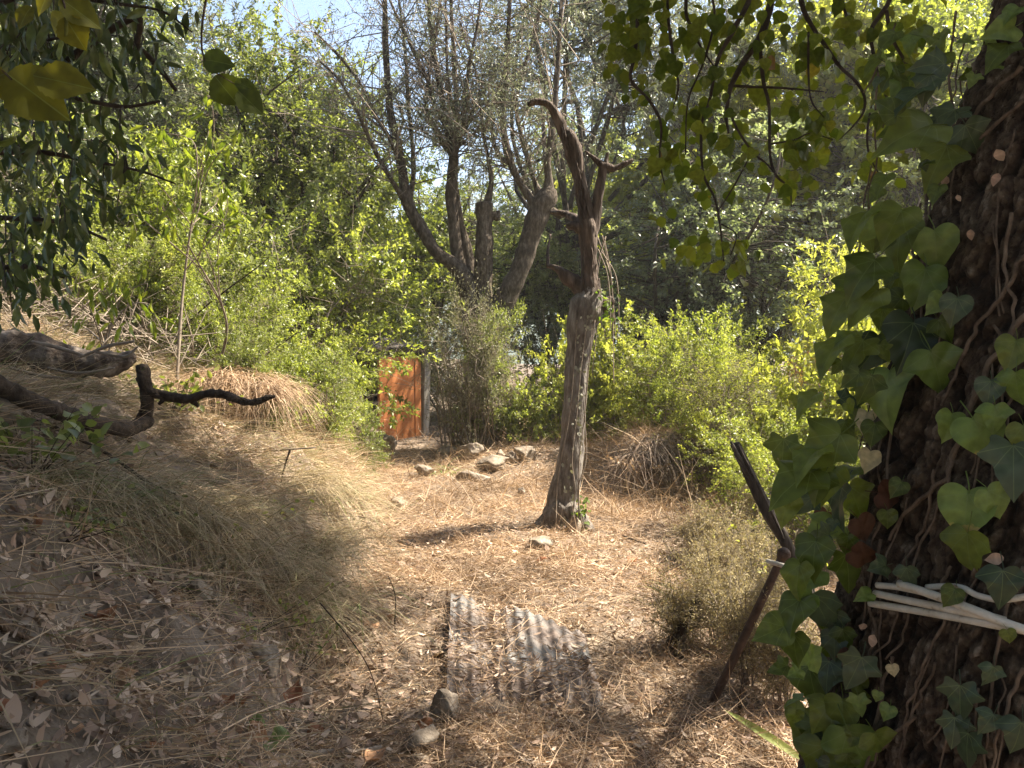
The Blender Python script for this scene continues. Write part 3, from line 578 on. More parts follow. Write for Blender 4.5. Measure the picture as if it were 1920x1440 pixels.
# ================================================================ THE POLLARDED OLIVE
D1 = 10.6
ox, oy = at(897, D1); obase = np.array((ox, oy, Hs(ox, oy)))
olive = thing('olive_tree', 'pollarded olive tree with several long upright stems behind the dead tree', 'tree', obase)
mb = MB()
px_tube(mb, [(897, 812, 38), (897, 700, 29), (897, 620, 26), (898, 570, 24)], D1, 14, .2, 1)
ob('trunk', mb.mesh('trunk', M['bark_grey'], True, obase), olive)
ST = [  # stems: px, py, radius px
    [(890, 600, 24), (882, 555, 20), (868, 515, 17), (845, 492, 15), (820, 475, 13), (797, 440, 12.5), (772, 398, 12), (760, 360, 12.5), (755, 325, 10), (744, 268, 8.5), (731, 200, 7.5), (724, 110, 6.5), (722, 20, 5.5), (721, -120, 3)],
    [(885, 560, 18), (868, 520, 13, .1), (856, 470, 12, .1), (850, 410, 11.5, .1), (846, 360, 11, .1), (851, 300, 10, .1), (846, 270, 8, .1), (832, 205, 6.5, .2), (818, 120, 5, .2), (806, 40, 4, .3), (795, -120, 2, .3)],
    [(893, 560, 18, .2), (866, 440, 11, .25), (857, 390, 10, .25), (850, 320, 7, .25), (857, 240, 6, .3), (852, 120, 5, .4), (846, 10, 4, .4), (845, -120, 2, .4)],
    [(905, 600, 24), (905, 540, 19), (906, 480, 17), (908, 420, 17), (909, 384, 17.5), (909, 379, 12)],
    [(915, 610, 24), (940, 572, 23), (958, 540, 21), (975, 505, 20), (990, 460, 20), (1003, 420, 22), (1015, 388, 25), (1026, 366, 20), (1033, 352, 12)],
    [(1010, 395, 15), (994, 372, 9), (978, 345, 8), (962, 318, 8), (952, 285, 7.5), (944, 240, 7), (943, 190, 6.5), (950, 110, 5.5), (955, 20, 4.5), (958, -120, 2)],
    [(1028, 370, 14), (1029, 335, 9), (1027, 300, 8), (1033, 262, 7), (1040, 205, 6), (1046, 110, 5), (1052, 10, 4), (1054, -120, 2)],
    [(1018, 380, 12, .2), (1004, 345, 5.5, .2), (990, 300, 5, .2), (976, 250, 4.5, .2), (968, 190, 4, .3), (985, 120, 3.5, .3), (1010, 30, 3, .3), (1020, -60, 2)],
    [(950, 310, 7), (930, 280, 4), (922, 240, 3.5), (912, 190, 3), (880, 100, 2.5), (862, 40, 2)],
    [(770, 392, 10), (742, 350, 5, -.2), (712, 300, 4.5, -.3), (690, 255, 4, -.4), (668, 205, 3.5, -.5), (636, 150, 3, -.6), (600, 115, 2, -.7)],
    [(752, 300, 8), (728, 255, 4.5), (703, 215, 4), (680, 165, 3.5), (640, 110, 3), (590, 60, 2)],
    [(765, 380, 8, .2), (775, 330, 5, .3), (772, 260, 4.5, .3), (765, 190, 4, .4), (760, 100, 3, .4), (748, 0, 2, .5)],
    [(850, 285, 8), (862, 255, 5.5), (876, 230, 5), (893, 200, 3)],
    [(848, 290, 8), (838, 245, 5), (812, 190, 5), (806, 160, 4.5), (782, 110, 4), (758, 60, 3), (730, 0, 2)],
    [(848, 290, 8, .2), (826, 262, 5, .2), (803, 215, 5, .2), (800, 170, 4, .2), (815, 80, 3, .2), (828, -20, 2, .2)],
    [(851, 295, 7, -.1), (863, 250, 5.5, -.1), (872, 190, 4.5, -.2), (880, 120, 3.5, -.3), (896, 40, 2.5, -.3), (905, -60, 1.5, -.3)],
    [(855, 300, 6), (848, 260, 5), (845, 200, 4.5), (838, 120, 3.5), (836, 20, 2.5), (830, -60, 1.5)],
    [(912, 420, 8), (925, 402, 7), (933, 410, 6), (934, 395, 4)],
    [(912, 384, 9), (921, 340, 4.5), (914, 290, 3.5), (905, 240, 3), (898, 170, 2)],
    [(1010, 395, 12), (1035, 395, 8), (1050, 405, 6), (1062, 400, 4)]]
tips = []
for k, s in enumerate(ST):
    mb = MB(); pp, rr = px_tube(mb, [(q[0], q[1], q[2] * .92, *q[3:]) for q in s], D1, 10 if s[0][2] > 12 else 7, .22, 40 + k, freq=14); ob('stem', mb.mesh('stem', M['bark_grey'], True, obase), olive)
    q, r_ = resample(pp, rr, 26); v = (q[:, 2] > 3.6) & (r_ < .055); tips += [(a, b) for a, b in zip(q[v], r_[v])]
# whippy shoots and wispy leaves
rg = np.random.default_rng(33); T0 = np.array([a for a, b in tips]); TR0 = np.array([b for a, b in tips])
ns = 520; i = rg.integers(0, len(T0), ns); A = T0[i]; dv = unit(rg.normal(0, .55, (ns, 3)) * (1.2, 1, .6) + (0, 0, .55)); L_ = rg.uniform(.4, 1.5, ns)
B = A + dv * L_[:, None] * .55; Cc = B + unit(dv + rg.normal(0, .35, (ns, 3)) + (0, 0, -.15)) * L_[:, None] * .5
mb = MB(); V, F = sticks(A, B, np.minimum(TR0[i] * .4, .011), np.minimum(TR0[i] * .3, .008)); mb.add(V, F); V, F = sticks(B, Cc, np.minimum(TR0[i] * .3, .008), .003); mb.add(V, F)
nd = 1700; j = rg.integers(0, ns, nd); u = rg.random(nd)[:, None]; A2 = B[j] * (1 - u) + Cc[j] * u; hang = unit(rg.normal(0, .5, (nd, 3)) + (0, 0, -.55)); B2 = A2 + hang * rg.uniform(.15, .6, nd)[:, None]
V, F = sticks(A2, B2, .0035, .0015); mb.add(V, F)
ob('twigs', mb.mesh('twigs', M['twig'], False, obase), olive)['kind'] = 'stuff'
n = 30000; j = rg.integers(0, nd, n); u = rg.random(n)[:, None]; pos = A2[j] * (1 - u) + B2[j] * u + rg.normal(0, .05, (n, 3))
keep = fbm(pos * 1.6, 5, 2) > .43; pos = pos[keep]; n = len(pos); ls = rg.uniform(.035, .07, n)
V, F, a = leaves(pos, rg.normal(0, .7, (n, 3)) + (0, 0, -.2), rg.normal(0, .7, (n, 3)) + (0, 0, .4), ls, ls * .26, T2, rg)
o = ob('crown', me('crown', V - obase, F, M['olive'], {'rnd': a}), olive); o['kind'] = 'stuff'
# ================================================================ THE THICK IVY-CLAD TREE
AXZ = np.array([-.3, 0, .35, .67, 1.18, 1.6, 2.3, 3.2, 4.4, 5.6]); AXX = np.array([1.24, 1.23, 1.21, 1.20, 1.225, 1.31, 1.50, 1.75, 1.95, 2.1]); AXR = np.array([.70, .62, .52, .47, .43, .42, .42, .41, .36, .27])
AY = 1.75
def taxis(z): return np.interp(z, AXZ, AXX), np.interp(z, AXZ, AXR)
def lobes(a, z): return 1 + .045 * np.sin(3 * a + 1.3 + z * .6) + .03 * np.sin(5 * a - z * .8) + .02 * np.sin(8 * a + z * 1.7)
def TS(px, py, lift=0.):               # point on the trunk's skin seen at that pixel (or beside it, off the silhouette)
    r = ray(px, py); ds = np.linspace(.9, 2.3, 500); q = CAM + r * (ds / r[1])[:, None]
    ax, rr = taxis(q[:, 2]); dd = np.hypot(q[:, 0] - ax, q[:, 1] - AY); a = np.arctan2(q[:, 1] - AY, q[:, 0] - ax)
    ins = dd < rr * lobes(a, q[:, 2]) + lift
    k = int(np.argmax(ins)) if ins.any() else int(np.argmin(dd - rr))
    n = unit(np.array((q[k, 0] - ax[k], q[k, 1] - AY, 0))); return q[k], n, bool(ins.any())
tb = np.array((1.23, AY, Hs(1.23, AY)))
big = thing('tree', 'thick rough-barked tree trunk wrapped in large-leaved ivy, leaning at the photo edge', 'tree', tb)
A_ = np.concatenate([np.linspace(R(233 - 100), R(233 + 100), 360, endpoint=False), np.linspace(R(333), R(493), 50, endpoint=False)])[None]; Z_ = np.concatenate([np.linspace(-.25, .35, 40, endpoint=False), np.linspace(.35, 2.45, 440, endpoint=False), np.linspace(2.45, 3.4, 50)])[:, None]; na, nz = A_.size, Z_.size
ax, rr = taxis(Z_); r0 = rr * lobes(A_, Z_); Uc = A_ * .45 + .05 * np.sin(Z_ * 3); Vc = Z_ + 0 * A_
q3 = np.stack([np.cos(A_) * .45 + 0 * Z_, np.sin(A_) * .45 + 0 * Z_, Z_ + 0 * A_], -1)
wob = (fbm(q3 * 14, 2, 2) - .5) * 1.1
f1, f2, cid = worley(Uc / .021 + wob * 1.2, Vc / .062 + wob, 3); f1b, f2b, cidb = worley(Uc / .011 + wob, Vc / .030 - wob, 8)
cra = np.clip((f2 - f1) * 4.2, 0, 1); crb = np.clip((f2b - f1b) * 2.2, 0, 1)
rid = fbm(q3 * (7, 7, 1.6), 12, 3)
fis = 1 - np.abs(2 * fbm(np.stack([Uc * 17 + .6 * wob, Vc * 5.5, 0 * Uc], -1), 21, 3) - 1) * 3.2; fis = np.clip(fis, 0, 1) ** 2; fb = np.clip((f2 - f1) * 6, 0, 1)
disp = -.026 * fis + .007 * fb * (.3 + cid) + .009 * crb * cidb + .05 * (rid - .5) + .012 * (fbm(q3 * 30, 6, 2) - .5)
r1 = r0 + disp - .012
V = np.stack([ax + np.cos(A_) * r1, AY + np.sin(A_) * r1, Z_ + 0 * A_], -1)
i = np.arange(nz - 1)[:, None] * na; j = np.arange(na)[None]; j2 = (j + 1) % na
F = np.stack([i + j, i + j2, i + na + j2, i + na + j], -1).reshape(-1, 4)
hval = np.clip(.30 + .40 * fb * (.4 + .6 * cid) + .35 * (cidb - .5) * crb - .45 * fis + .5 * (fbm(q3 * 45, 16, 2) - .5), 0, 1)
ob('trunk', me('trunk', V.reshape(-1, 3) - tb, F, M['big_bark'], {'h': hval}, True), big)
def big_limb(pts, rad, seed):
    V, F = tube(pts, rad, 12, 26, .15, 8, seed); ob('limb', MB().add(V, F).mesh('limb', M['bark_thin'], True, tb), big)
HUB = np.array((1.74, AY, 3.25))
LB = [([HUB, (1.95, 1.8, 4.2), (2.4, 2.4, 5.4), (3.0, 3.2, 6.4), (3.5, 3.9, 7.4)], [.40, .30, .2, .13, .05]),
      ([HUB - (0, 0, .15), (1.5, 2.1, 4.1), (1.35, 2.7, 4.7), (.9, 3.3, 5.4), (.2, 3.9, 6.2)], [.3, .17, .13, .09, .04]),
      ([HUB, (2.4, 1.8, 4.0), (3.2, 2.2, 4.9), (4.1, 3.3, 5.6), (4.9, 4.4, 6.0)], [.3, .2, .14, .1, .04]),
      ([HUB, (1.5, 1.2, 4.3), (.8, .5, 5.2), (0, .1, 6.0), (-.8, 0, 6.6)], [.3, .18, .13, .08, .03]),
      ([(1.5, 2.1, 4.1), (1.35, 2.3, 3.9), (1.2, 2.6, 3.6), (.95, 2.75, 3.3)], [.13, .06, .045, .025])]
for k, (p, r) in enumerate(LB): big_limb(p, r, 60 + k)
# --- crown above the frame, clumps placed along sun rays to shade the foreground
rg = np.random.default_rng(77)
def inframe(p, m=.05):
    d = p - CAM; ct, st = math.cos(TILT), math.sin(TILT); f = d[:, 1] * ct - d[:, 2] * st; u = d[:, 1] * st + d[:, 2] * ct
    return (f > .1) & (np.abs(d[:, 0]) < f * (.662 + m) + .25) & (np.abs(u) < f * (.4966 + m) + .25)
def shade_w(x, y):
    s = XL(y) - x; left = 1 / (1 + np.exp(-(s - .0) / .15)); near = 1 / (1 + np.exp((y - 4.75 + .20 * s) / .22)); bot = 1 / (1 + np.exp((y - 2.55) / .15))
    w = left * near * 1.0 + (1 - left) * (.06 * bot) + .012
    w = w + .12 * np.exp(-(((x - .2) / .35) ** 2 + ((y - 3.4) / .45) ** 2)) 
    w = w * np.where((y > 4.6) & (x < 1), .32, 1)
    return np.clip(w, 0, 1)
cl = np.zeros((0, 3))
while len(cl) < 1150:
    x = rg.uniform(-3.2, 2.4, 3000); y = rg.uniform(.6, 8.0, 3000); z = H(x, y); k = rg.random(3000) < shade_w(x, y) * (fbm(np.stack([x * 2.6, y * 2.6, 0 * x], -1), 31, 2) > .40)
    gp = np.stack([x, y, z], -1)[k]; hz = rg.uniform(3.6, 7.2, len(gp)); pp = gp + SUN[None] * ((hz - gp[:, 2]) / SUN[2])[:, None]
    pp = pp[~inframe(pp)]; pp = pp[(pp[:, 0] < 6.2) & (pp[:, 1] < 7.5)]; cl = np.vstack([cl, pp])
extra = np.array([P(px, py, d) for px, py, d in zip(rg.uniform(-50, 420, 220), rg.uniform(-60, 560, 220), rg.uniform(2.3, 3.4, 220))])
hz = rg.uniform(3.8, 6.5, 220); pe = extra + SUN[None] * ((hz - extra[:, 2]) / SUN[2])[:, None]; pe = pe[~inframe(pe)]
extra = np.array([P(px, py, d) for px, py, d in zip(rg.uniform(1120, 1700, 160), rg.uniform(-60, 450, 160), rg.uniform(2.2, 2.9, 160))])
hz = rg.uniform(3.2, 5.5, 160); p2 = extra + SUN[None] * ((hz - extra[:, 2]) / SUN[2])[:, None]; p2 = p2[~inframe(p2)]
cl = np.vstack([cl[:1150], pe, p2]); nc = len(cl); per = 44
out = unit(rg.normal(0, 1, (nc, 3)) + (0, 0, -.4)); t = rg.random((nc, per, 1))
pos = (cl[:, None] + out[:, None] * t * .45 + rg.normal(0, .10, (nc, per, 3))).reshape(-1, 3)
pos = pos[~inframe(pos, .0)]; n = len(pos); ls = rg.uniform(.05, .085, n)
V, F, a = leaves(pos, rg.normal(0, .6, (n, 3)) + (0, 0, -.4), rg.normal(0, .5, (n, 3)) + (0, 0, .7), ls, ls * .8, T2, rg)
o = ob('crown', me('crown', V - tb, F, M['bright'], {'rnd': a}), big); o['kind'] = 'stuff'
lp = np.vstack([resample(p, r, 24)[0][6:] for p, r in LB[:4]]); j = np.argmin(np.linalg.norm(cl[:, None] - lp[None], axis=2), 1)
mb = MB(); A2 = lp[j]; md = (A2 + cl) / 2 + rg.normal(0, .12, cl.shape); kk = ~(inframe(md, .1) | inframe(cl, .05))
V, F = sticks(A2[kk], md[kk], .016, .011); mb.add(V, F); V, F = sticks(md[kk], (cl + out * .4)[kk], .011, .003); mb.add(V, F)
ob('twigs', mb.mesh('twigs', M['bark_thin'], False, tb), big)['kind'] = 'stuff'

# --- single leaves: curved meshes shared by their copies
HEART = [(-.05, 0), (-.14, .12), (-.17, .28), (-.07, .45), (.12, .535), (.34, .50), (.55, .37), (.74, .21), (.89, .07), (1, 0)]
LOBE3 = [(-.03, 0), (-.12, .13), (-.14, .28), (-.04, .43), (.12, .55), (.22, .61), (.30, .50), (.40, .375), (.55, .31), (.74, .20), (.89, .08), (1, 0)]
LOBE5 = [(0, 0), (-.10, .12), (-.18, .28), (-.15, .38), (-.02, .38), (.08, .46), (.20, .60), (.29, .50), (.37, .34), (.54, .29), (.76, .17), (1, 0)]
OVATE = [(0, 0), (-.03, .12), (.02, .28), (.15, .41), (.32, .45), (.50, .38), (.68, .25), (.82, .12), (1, 0)]
LANCE = [(0, 0), (.08, .06), (.22, .125), (.42, .165), (.62, .15), (.8, .095), (.92, .04), (1, 0)]
ELM = [(0, 0), (.05, .13), (.10, .20), (.13, .19), (.2, .285), (.235, .27), (.31, .345), (.345, .325), (.43, .365), (.46, .34), (.54, .34), (.565, .31), (.65, .29), (.675, .255), (.76, .21), (.785, .175), (.87, .11), (.89, .085), (1, 0)]
STRAP = [(0, .02), (.1, .05), (.4, .055), (.7, .045), (.9, .02), (1, 0)]
def leaf_mesh(name, half, mat, droop=.25, fold=.12, wave=.03, seed=0, petiole=0., twist=0.):
    r = random.Random(seed); half = [(x, y) for x, y in half]
    half = [tuple(q[:2]) for q in resample(np.array([(x, y, 0) for x, y in half]), np.ones(len(half)), len(half) * 2 - 1)[0]] if len(half) < 16 else half; half[0] = (half[0][0], 0.); half[-1] = (1., 0.)
    up = [(x, y * (1 + r.uniform(-.03, .03))) for x, y in half]; dn = [(x, -y * (.94 + .12 * ((seed * 7) % 3) / 2)) for x, y in half[1:-1]]
    ol = up + dn[::-1]; n = len(ol); V = []
    for s in (1., .55):
        for x, y in ol: V.append((.35 * (1 - s) + x * s, y * s))
    V.append((.35, 0)); ph = r.uniform(0, 6)
    def zf(x, y): return -droop * max(x, 0) ** 2 + fold * abs(y) - .55 * fold * y * y * 2 + wave * math.sin(9 * x + 7 * y + ph) * (abs(y) * 2 + .2) + twist * x * y
    VV = [(x, y, zf(x, y)) for x, y in V]
    T = [(k, (k + 1) % n, n + (k + 1) % n, n + k) for k in range(n)]; T3 = [(n + k, n + (k + 1) % n, 2 * n) for k in range(n)]
    mb = MB().add(np.array(VV), [np.array(T), np.array(T3)])
    if petiole:
        v, f = tube([(.02, 0, zf(.02, 0)), (-.12, .01, .015), (-petiole, r.uniform(-.1, .1), -.06)], [.012, .012, .014], 4, 5, cap=False); mb.add(v, f)
    return mb.mesh(name, mat, True)
PALM = (0, .62, -.62, 1.25, -1.25)
M['ivy0'] = leafmat('ivy_leaf_green', [(0, (.060, .088, .014)), (.5, (.098, .132, .022)), (1, (.15, .185, .034))], .46, (1.5, 1.5, .5), .42, .45, True, True, PALM)
M['ivy1'] = leafmat('ivy_leaf_fresh', [(0, (.11, .165, .03)), (.5, (.145, .21, .042)), (1, (.19, .25, .062))], .36, (1.4, 1.4, .5), .42, .45, True, True, PALM)
M['ivy2'] = leafmat('ivy_leaf_blue_green', [(0, (.035, .055, .026)), (.5, (.052, .078, .038)), (1, (.075, .10, .05))], .25, (1.4, 1.4, .6), .42, .4, True, True, PALM)
M['ivy3'] = leafmat('ivy_leaf_cream', [(0, (.50, .42, .25)), (1, (.60, .52, .33))], .3, (1.1, 1, .8), .6, .2, True)
M['ivy4'] = leafmat('ivy_leaf_rust', [(0, (.075, .03, .018)), (1, (.16, .08, .045))], .3, (1.2, 1, .7), .6, .2, True)
def scorched():
    m = leafmat('ivy_leaf_scorched', [(0, (.15, .22, .055)), (1, (.18, .25, .06))], .3, (1.4, 1.4, .5), .5, .3, True, True, PALM)
    t = m.node_tree; N = t.nodes; L = t.links; tc = N.new('ShaderNodeTexCoord'); sx = N.new('ShaderNodeSeparateXYZ'); L.new(tc.outputs['Object'], sx.inputs[0])
    nz = N.new('ShaderNodeTexNoise'); nz.inputs['Scale'].default_value = 5; L.new(tc.outputs['Object'], nz.inputs['Vector'])
    ma = N.new('ShaderNodeMath'); ma.operation = 'MULTIPLY_ADD'; L.new(nz.outputs['Fac'], ma.inputs[0]); ma.inputs[1].default_value = .5; L.new(sx.outputs[0], ma.inputs[2])
    rp = ramp(N, [(.0, (0, 0, 0)), (.86, (0, 0, 0)), (.9, (1, 1, 1))]); L.new(ma.outputs[0], rp.inputs[0])
    rc = ramp(N, [(.88, (.42, .34, .10)), (1.0, (.45, .33, .16)), (1.02, (.14, .06, .035))]); L.new(ma.outputs[0], rc.inputs[0]); 
    mx = N.new('ShaderNodeMix'); mx.data_type = 'RGBA'; L.new(rp.outputs[0], mx.inputs[0]); L.new(rc.outputs[0], mx.inputs[7])
    for l in list(L):
        if l.to_node.type == 'BSDF_PRINCIPLED' and l.to_socket.name == 'Base Color': src = l.from_socket; L.remove(l); L.new(src, mx.inputs[6])
        elif l.to_node.type == 'MIX' and l.to_node.blend_type == 'MULTIPLY' and l.to_socket == l.to_node.inputs[6]: L.remove(l); tgt = l.to_node if False else None
    L.new(mx.outputs[2], [q for q in N if q.type == 'BSDF_PRINCIPLED'][0].inputs['Base Color']); L.new(mx.outputs[2], [q for q in N if q.type == 'MIX' and q.blend_type == 'MULTIPLY'][0].inputs[6])
    return m
M['ivy5'] = scorched()
IV = [leaf_mesh('ivy_leaf', HEART, M['ivy0'], .38, .28, .06, 1, .45, .25), leaf_mesh('ivy_leaf', LOBE3, M['ivy0'], .50, .24, .07, 2, .5, -.3), leaf_mesh('ivy_leaf', LOBE5, M['ivy0'], .22, .22, .05, 3, .4, .3), leaf_mesh('ivy_leaf', HEART, M['ivy0'], .65, .36, .08, 4, .5, -.35), leaf_mesh('ivy_leaf', LOBE3, M['ivy0'], .10, .34, .08, 5, .45, .5)]
from mathutils import Matrix
def place(mesh, name, pos, tipdir, normal, size, parent, off, mat=None):
    x = unit(tipdir); z = np.asarray(normal, float); z = unit(z - x * z.dot(x)); y = np.cross(z, x)
    o = ob(name, mesh, parent, mat=mat); m = Matrix.Identity(4); p = np.asarray(pos) - off
    for i in range(3): m[i][0], m[i][1], m[i][2], m[i][3] = x[i] * size, y[i] * size, z[i] * size, p[i]
    o.matrix_local = m; return o
ivy = thing('ivy', 'large-leaved ivy climbing the thick rough-barked trunk', 'ivy', tb)
rg = np.random.default_rng(42)
LF = [  # px, py, length px, tip angle (0 right, 90 down), shape, tone
    (1745, 235, 120, 165, 3, 0), (1775, 275, 95, 125, 1, 0), (1720, 170, 80, 150, 0, 2), (1745, 140, 75, 110, 1, 2), (1680, 215, 60, 200, 0, 0), (1625, 400, 85, 155, 3, 0), (1690, 395, 95, 120, 0, 0), (1752, 435, 90, 88, 0, 1), (1700, 425, 60, 100, 0, 1),
    (1820, 75, 38, 170, 2, 1), (1848, 70, 32, 20, 2, 1), (1872, 122, 36, 165, 0, 1), (1828, 140, 40, 120, 2, 1), (1900, 50, 80, 165, 0, 1), (1890, 85, 70, 140, 1, 0), (1910, 15, 60, 150, 0, 1), (1790, 205, 90, 140, 2, 2), (1810, 235, 80, 60, 1, 2), (1770, 120, 70, 170, 1, 2),
    (1640, 488, 125, 130, 1, 0), (1645, 545, 105, 150, 3, 0), (1690, 500, 85, 100, 0, 0), (1735, 505, 92, 95, 0, 1), (1768, 560, 58, 140, 0, 1), (1795, 560, 78, 112, 0, 2), (1712, 605, 125, 100, 0, 2), (1655, 580, 55, 110, 0, 0), (1650, 640, 82, 115, 3, 2), (1600, 625, 66, 165, 3, 0), (1575, 640, 92, 150, 3, 0), (1555, 680, 45, 140, 3, 0), (1745, 660, 110, 82, 1, 1), (1668, 700, 110, 120, 3, 1), (1760, 600, 55, 60, 1, 0), (1905, 640, 70, 100, 0, 0), (1905, 700, 90, 80, 1, 1), (1858, 715, 70, 100, 0, 2), (1918, 800, 80, 90, 0, 0), (1690, 560, 60, 170, 0, 0),
    (1785, 778, 72, 105, 0, 1), (1825, 788, 100, 75, 3, 5), (1865, 762, 75, 100, 1, 1), (1625, 775, 55, 110, 0, 3), (1632, 848, 55, 105, 0, 3), (1640, 795, 60, 105, 0, 0), (1575, 815, 130, 140, 1, 0), (1535, 845, 90, 160, 3, 0), (1520, 885, 118, 165, 1, 0), (1545, 890, 75, 120, 1, 0), (1592, 912, 85, 75, 1, 0), (1550, 962, 45, 130, 0, 4), (1690, 905, 48, 130, 0, 0), (1815, 925, 118, 100, 0, 5), (1852, 920, 70, 60, 0, 1), (1815, 1000, 125, 98, 1, 0), (1900, 835, 120, 112, 2, 2), (1880, 1070, 105, 100, 1, 2), (1790, 1105, 48, 120, 0, 0), (1565, 985, 92, 155, 4, 1), (1530, 1015, 92, 105, 0, 0), (1590, 1005, 55, 100, 0, 0), (1660, 1060, 58, 170, 4, 2), (1700, 1065, 62, 80, 1, 2), (1500, 1060, 72, 110, 3, 0), (1500, 1125, 92, 120, 0, 0), (1520, 1115, 70, 140, 3, 1), (1545, 1130, 75, 100, 1, 0), (1470, 1175, 78, 150, 0, 0), (1490, 1190, 80, 95, 0, 0), (1565, 1150, 60, 110, 1, 2), (1610, 975, 70, 50, 3, 4), (1600, 1035, 60, 30, 3, 4), (1650, 925, 60, 10, 3, 4),
    (1565, 1190, 75, 105, 0, 2), (1580, 1180, 55, 90, 1, 0), (1615, 1232, 88, 108, 2, 2), (1590, 1225, 32, 170, 0, 4), (1555, 1240, 72, 110, 2, 2), (1555, 1320, 82, 130, 1, 0), (1580, 1315, 80, 100, 0, 0), (1608, 1305, 50, 80, 2, 1), (1647, 1298, 28, 100, 0, 1), (1668, 1325, 38, 110, 0, 1), (1590, 1370, 115, 80, 1, 1), (1640, 1375, 70, 60, 1, 0), (1545, 1400, 100, 110, 1, 0), (1520, 1250, 95, 105, 3, 0), (1510, 1330, 95, 110, 4, 0), (1800, 1285, 100, 85, 2, 2), (1790, 1345, 80, 110, 2, 2), (1815, 1375, 100, 95, 2, 2), (1862, 1340, 62, 120, 1, 2), (1915, 1355, 85, 90, 1, 2), (1862, 1250, 62, 100, 1, 2), (1888, 1182, 32, 80, 0, 0), (1672, 1248, 26, 80, 0, 3), (1480, 935, 70, 120, 3, 0), (1530, 740, 70, 150, 3, 0), (1600, 880, 80, 170, 3, 0), (1610, 700, 60, 140, 0, 0), (1660, 330, 60, 120, 0, 0), (1760, 350, 45, 120, 0, 0)]
for px, py, l, ang, sh, tone in LF:
    p, n, hit = TS(px, py, .05); d = p[1] if hit else min(p[1], 1.62) - .12
    p = P(px, py, d - .0) if hit else P(px, py, d)
    a = R(ang); tip = np.array((math.cos(a), -.22, -math.sin(a))) + rg.normal(0, .12, 3)
    nr = np.array((-.25, -1, .55)) + rg.normal(0, .36, 3) + .3 * n
    if sh == 3 and tone == 0: nr = nr + np.array((.1, .45, .75))
    o = place(IV[sh], 'ivy_leaf', p, tip, nr, .80 * l * rg.uniform(.85, 1.12) / FPX * d, ivy, tb, M['ivy%d' % tone])
    if tone == 3: o['label'] = 'withered cream leaf'
    if tone == 4: o['label'] = 'dead rust brown leaf'
    if tone == 5: o['label'] = 'green leaf with a scorched brown tip'
for k in range(95):                    # the leaves behind, along the trunk's shaded rim
    py = rg.uniform(60, 1440); sil = np.interp(py, [0, 400, 700, 1000, 1440], [1762, 1705, 1645, 1590, 1540]); px = sil + rg.normal(-18, 42) - (30 if 480 < py < 1250 else 0)
    p, n, hit = TS(px, py, .02); d = (p[1] if hit else 1.62 + rg.uniform(-.08, .12)) - .02; l = rg.uniform(38, 85) if k < 30 else rg.uniform(18, 46); a = R(rg.normal(115, 36))
    place(IV[int(rg.integers(0, 5))], 'ivy_leaf', P(px, py, d), np.array((math.cos(a), -.1, -math.sin(a))), np.array((-.5, -.8, .5)) + rg.normal(0, .45, 3), l / FPX * d, ivy, tb, M['ivy%d' % rg.choice([0, 0, 0, 1, 2])])
VN = [[(1925, 125), (1850, 195), (1805, 265), (1755, 330), (1745, 420), (1738, 520)], [(1925, 190), (1845, 262), (1800, 300), (1770, 350)], [(1925, 480), (1880, 560), (1835, 620), (1800, 700), (1770, 760)], [(1925, 590), (1862, 680), (1832, 745), (1795, 850), (1768, 905), (1700, 965), (1672, 1012)], [(1755, 880), (1750, 945), (1728, 1010), (1700, 1062), (1690, 1130), (1678, 1190), (1645, 1228)], [(1800, 830), (1770, 930), (1722, 1048), (1712, 1110), (1702, 1190), (1668, 1235)], [(1790, 1060), (1772, 1092), (1775, 1160), (1745, 1232), (1710, 1322), (1698, 1440)], [(1760, 1240), (1735, 1300), (1705, 1360)], [(1745, 430), (1738, 520), (1735, 610), (1700, 700), (1660, 830), (1655, 930)], [(1735, 610), (1690, 760), (1668, 900), (1640, 1040)], [(1905, 400), (1890, 500), (1905, 600), (1880, 700)], [(1870, 610), (1900, 700), (1890, 800)], [(1920, 1060), (1880, 1180), (1860, 1300), (1850, 1440)], [(1680, 1230), (1655, 1330), (1630, 1440)], [(1720, 1340), (1660, 1400), (1640, 1445)], [(1800, 20), (1790, 140), (1800, 260), (1790, 400)], [(1710, 640), (1720, 560), (1722, 470), (1735, 380)], [(1660, 1010), (1640, 1100), (1645, 1200), (1620, 1300)], [(1920, 1250), (1880, 1350), (1865, 1440)]]
for k, pl_ in enumerate(VN):
    a = np.array(pl_, float); q, _ = resample(np.c_[a, 0 * a[:, 0]], np.ones(len(a)), len(a) * 4); q[:, 0] += rg.normal(0, 2.5, len(q)); pts = []
    for x, y, _z in q:
        p, n, h = TS(x, y); pts.append(p + n * .010)
    r = (4.5 if k in (0, 1, 3) else 3.2) * rg.uniform(.8, 1.2) / FPX * 1.35; V, F = tube(pts, np.linspace(r * 1.3, r * .8, len(pts)), 7, len(pts) * 3, .25, 60, k)
    ob('stem', MB().add(V, F).mesh('stem', M['vine'], True, tb), ivy)
mb = MB()
for k in range(26):                     # fine rootlets pressed to the bark
    x = rg.uniform(1600, 1915); y = rg.uniform(0, 1300); L_ = rg.uniform(80, 260); dx = rg.normal(-25, 25); pts = []
    for s in np.linspace(0, 1, 7):
        p, n, h = TS(x + dx * s + rg.normal(0, 3), y + L_ * s); pts.append(p + n * .008)
    V, F = tube(pts, np.full(7, .0022), 4, 14, .2, 60, k); mb.add(V, F)
ob('rootlets', mb.mesh('rootlets', M['vine'], False, tb), ivy)['kind'] = 'stuff'
M['debris'] = leafmat('bark_debris', [(0, (.33, .20, .14)), (1, (.52, .38, .28))], .15, (1, 1, 1), .6, .2, True)
LM = leaf_mesh('dry_leaf', LANCE, M['debris'], .3, .6, .1, 9)
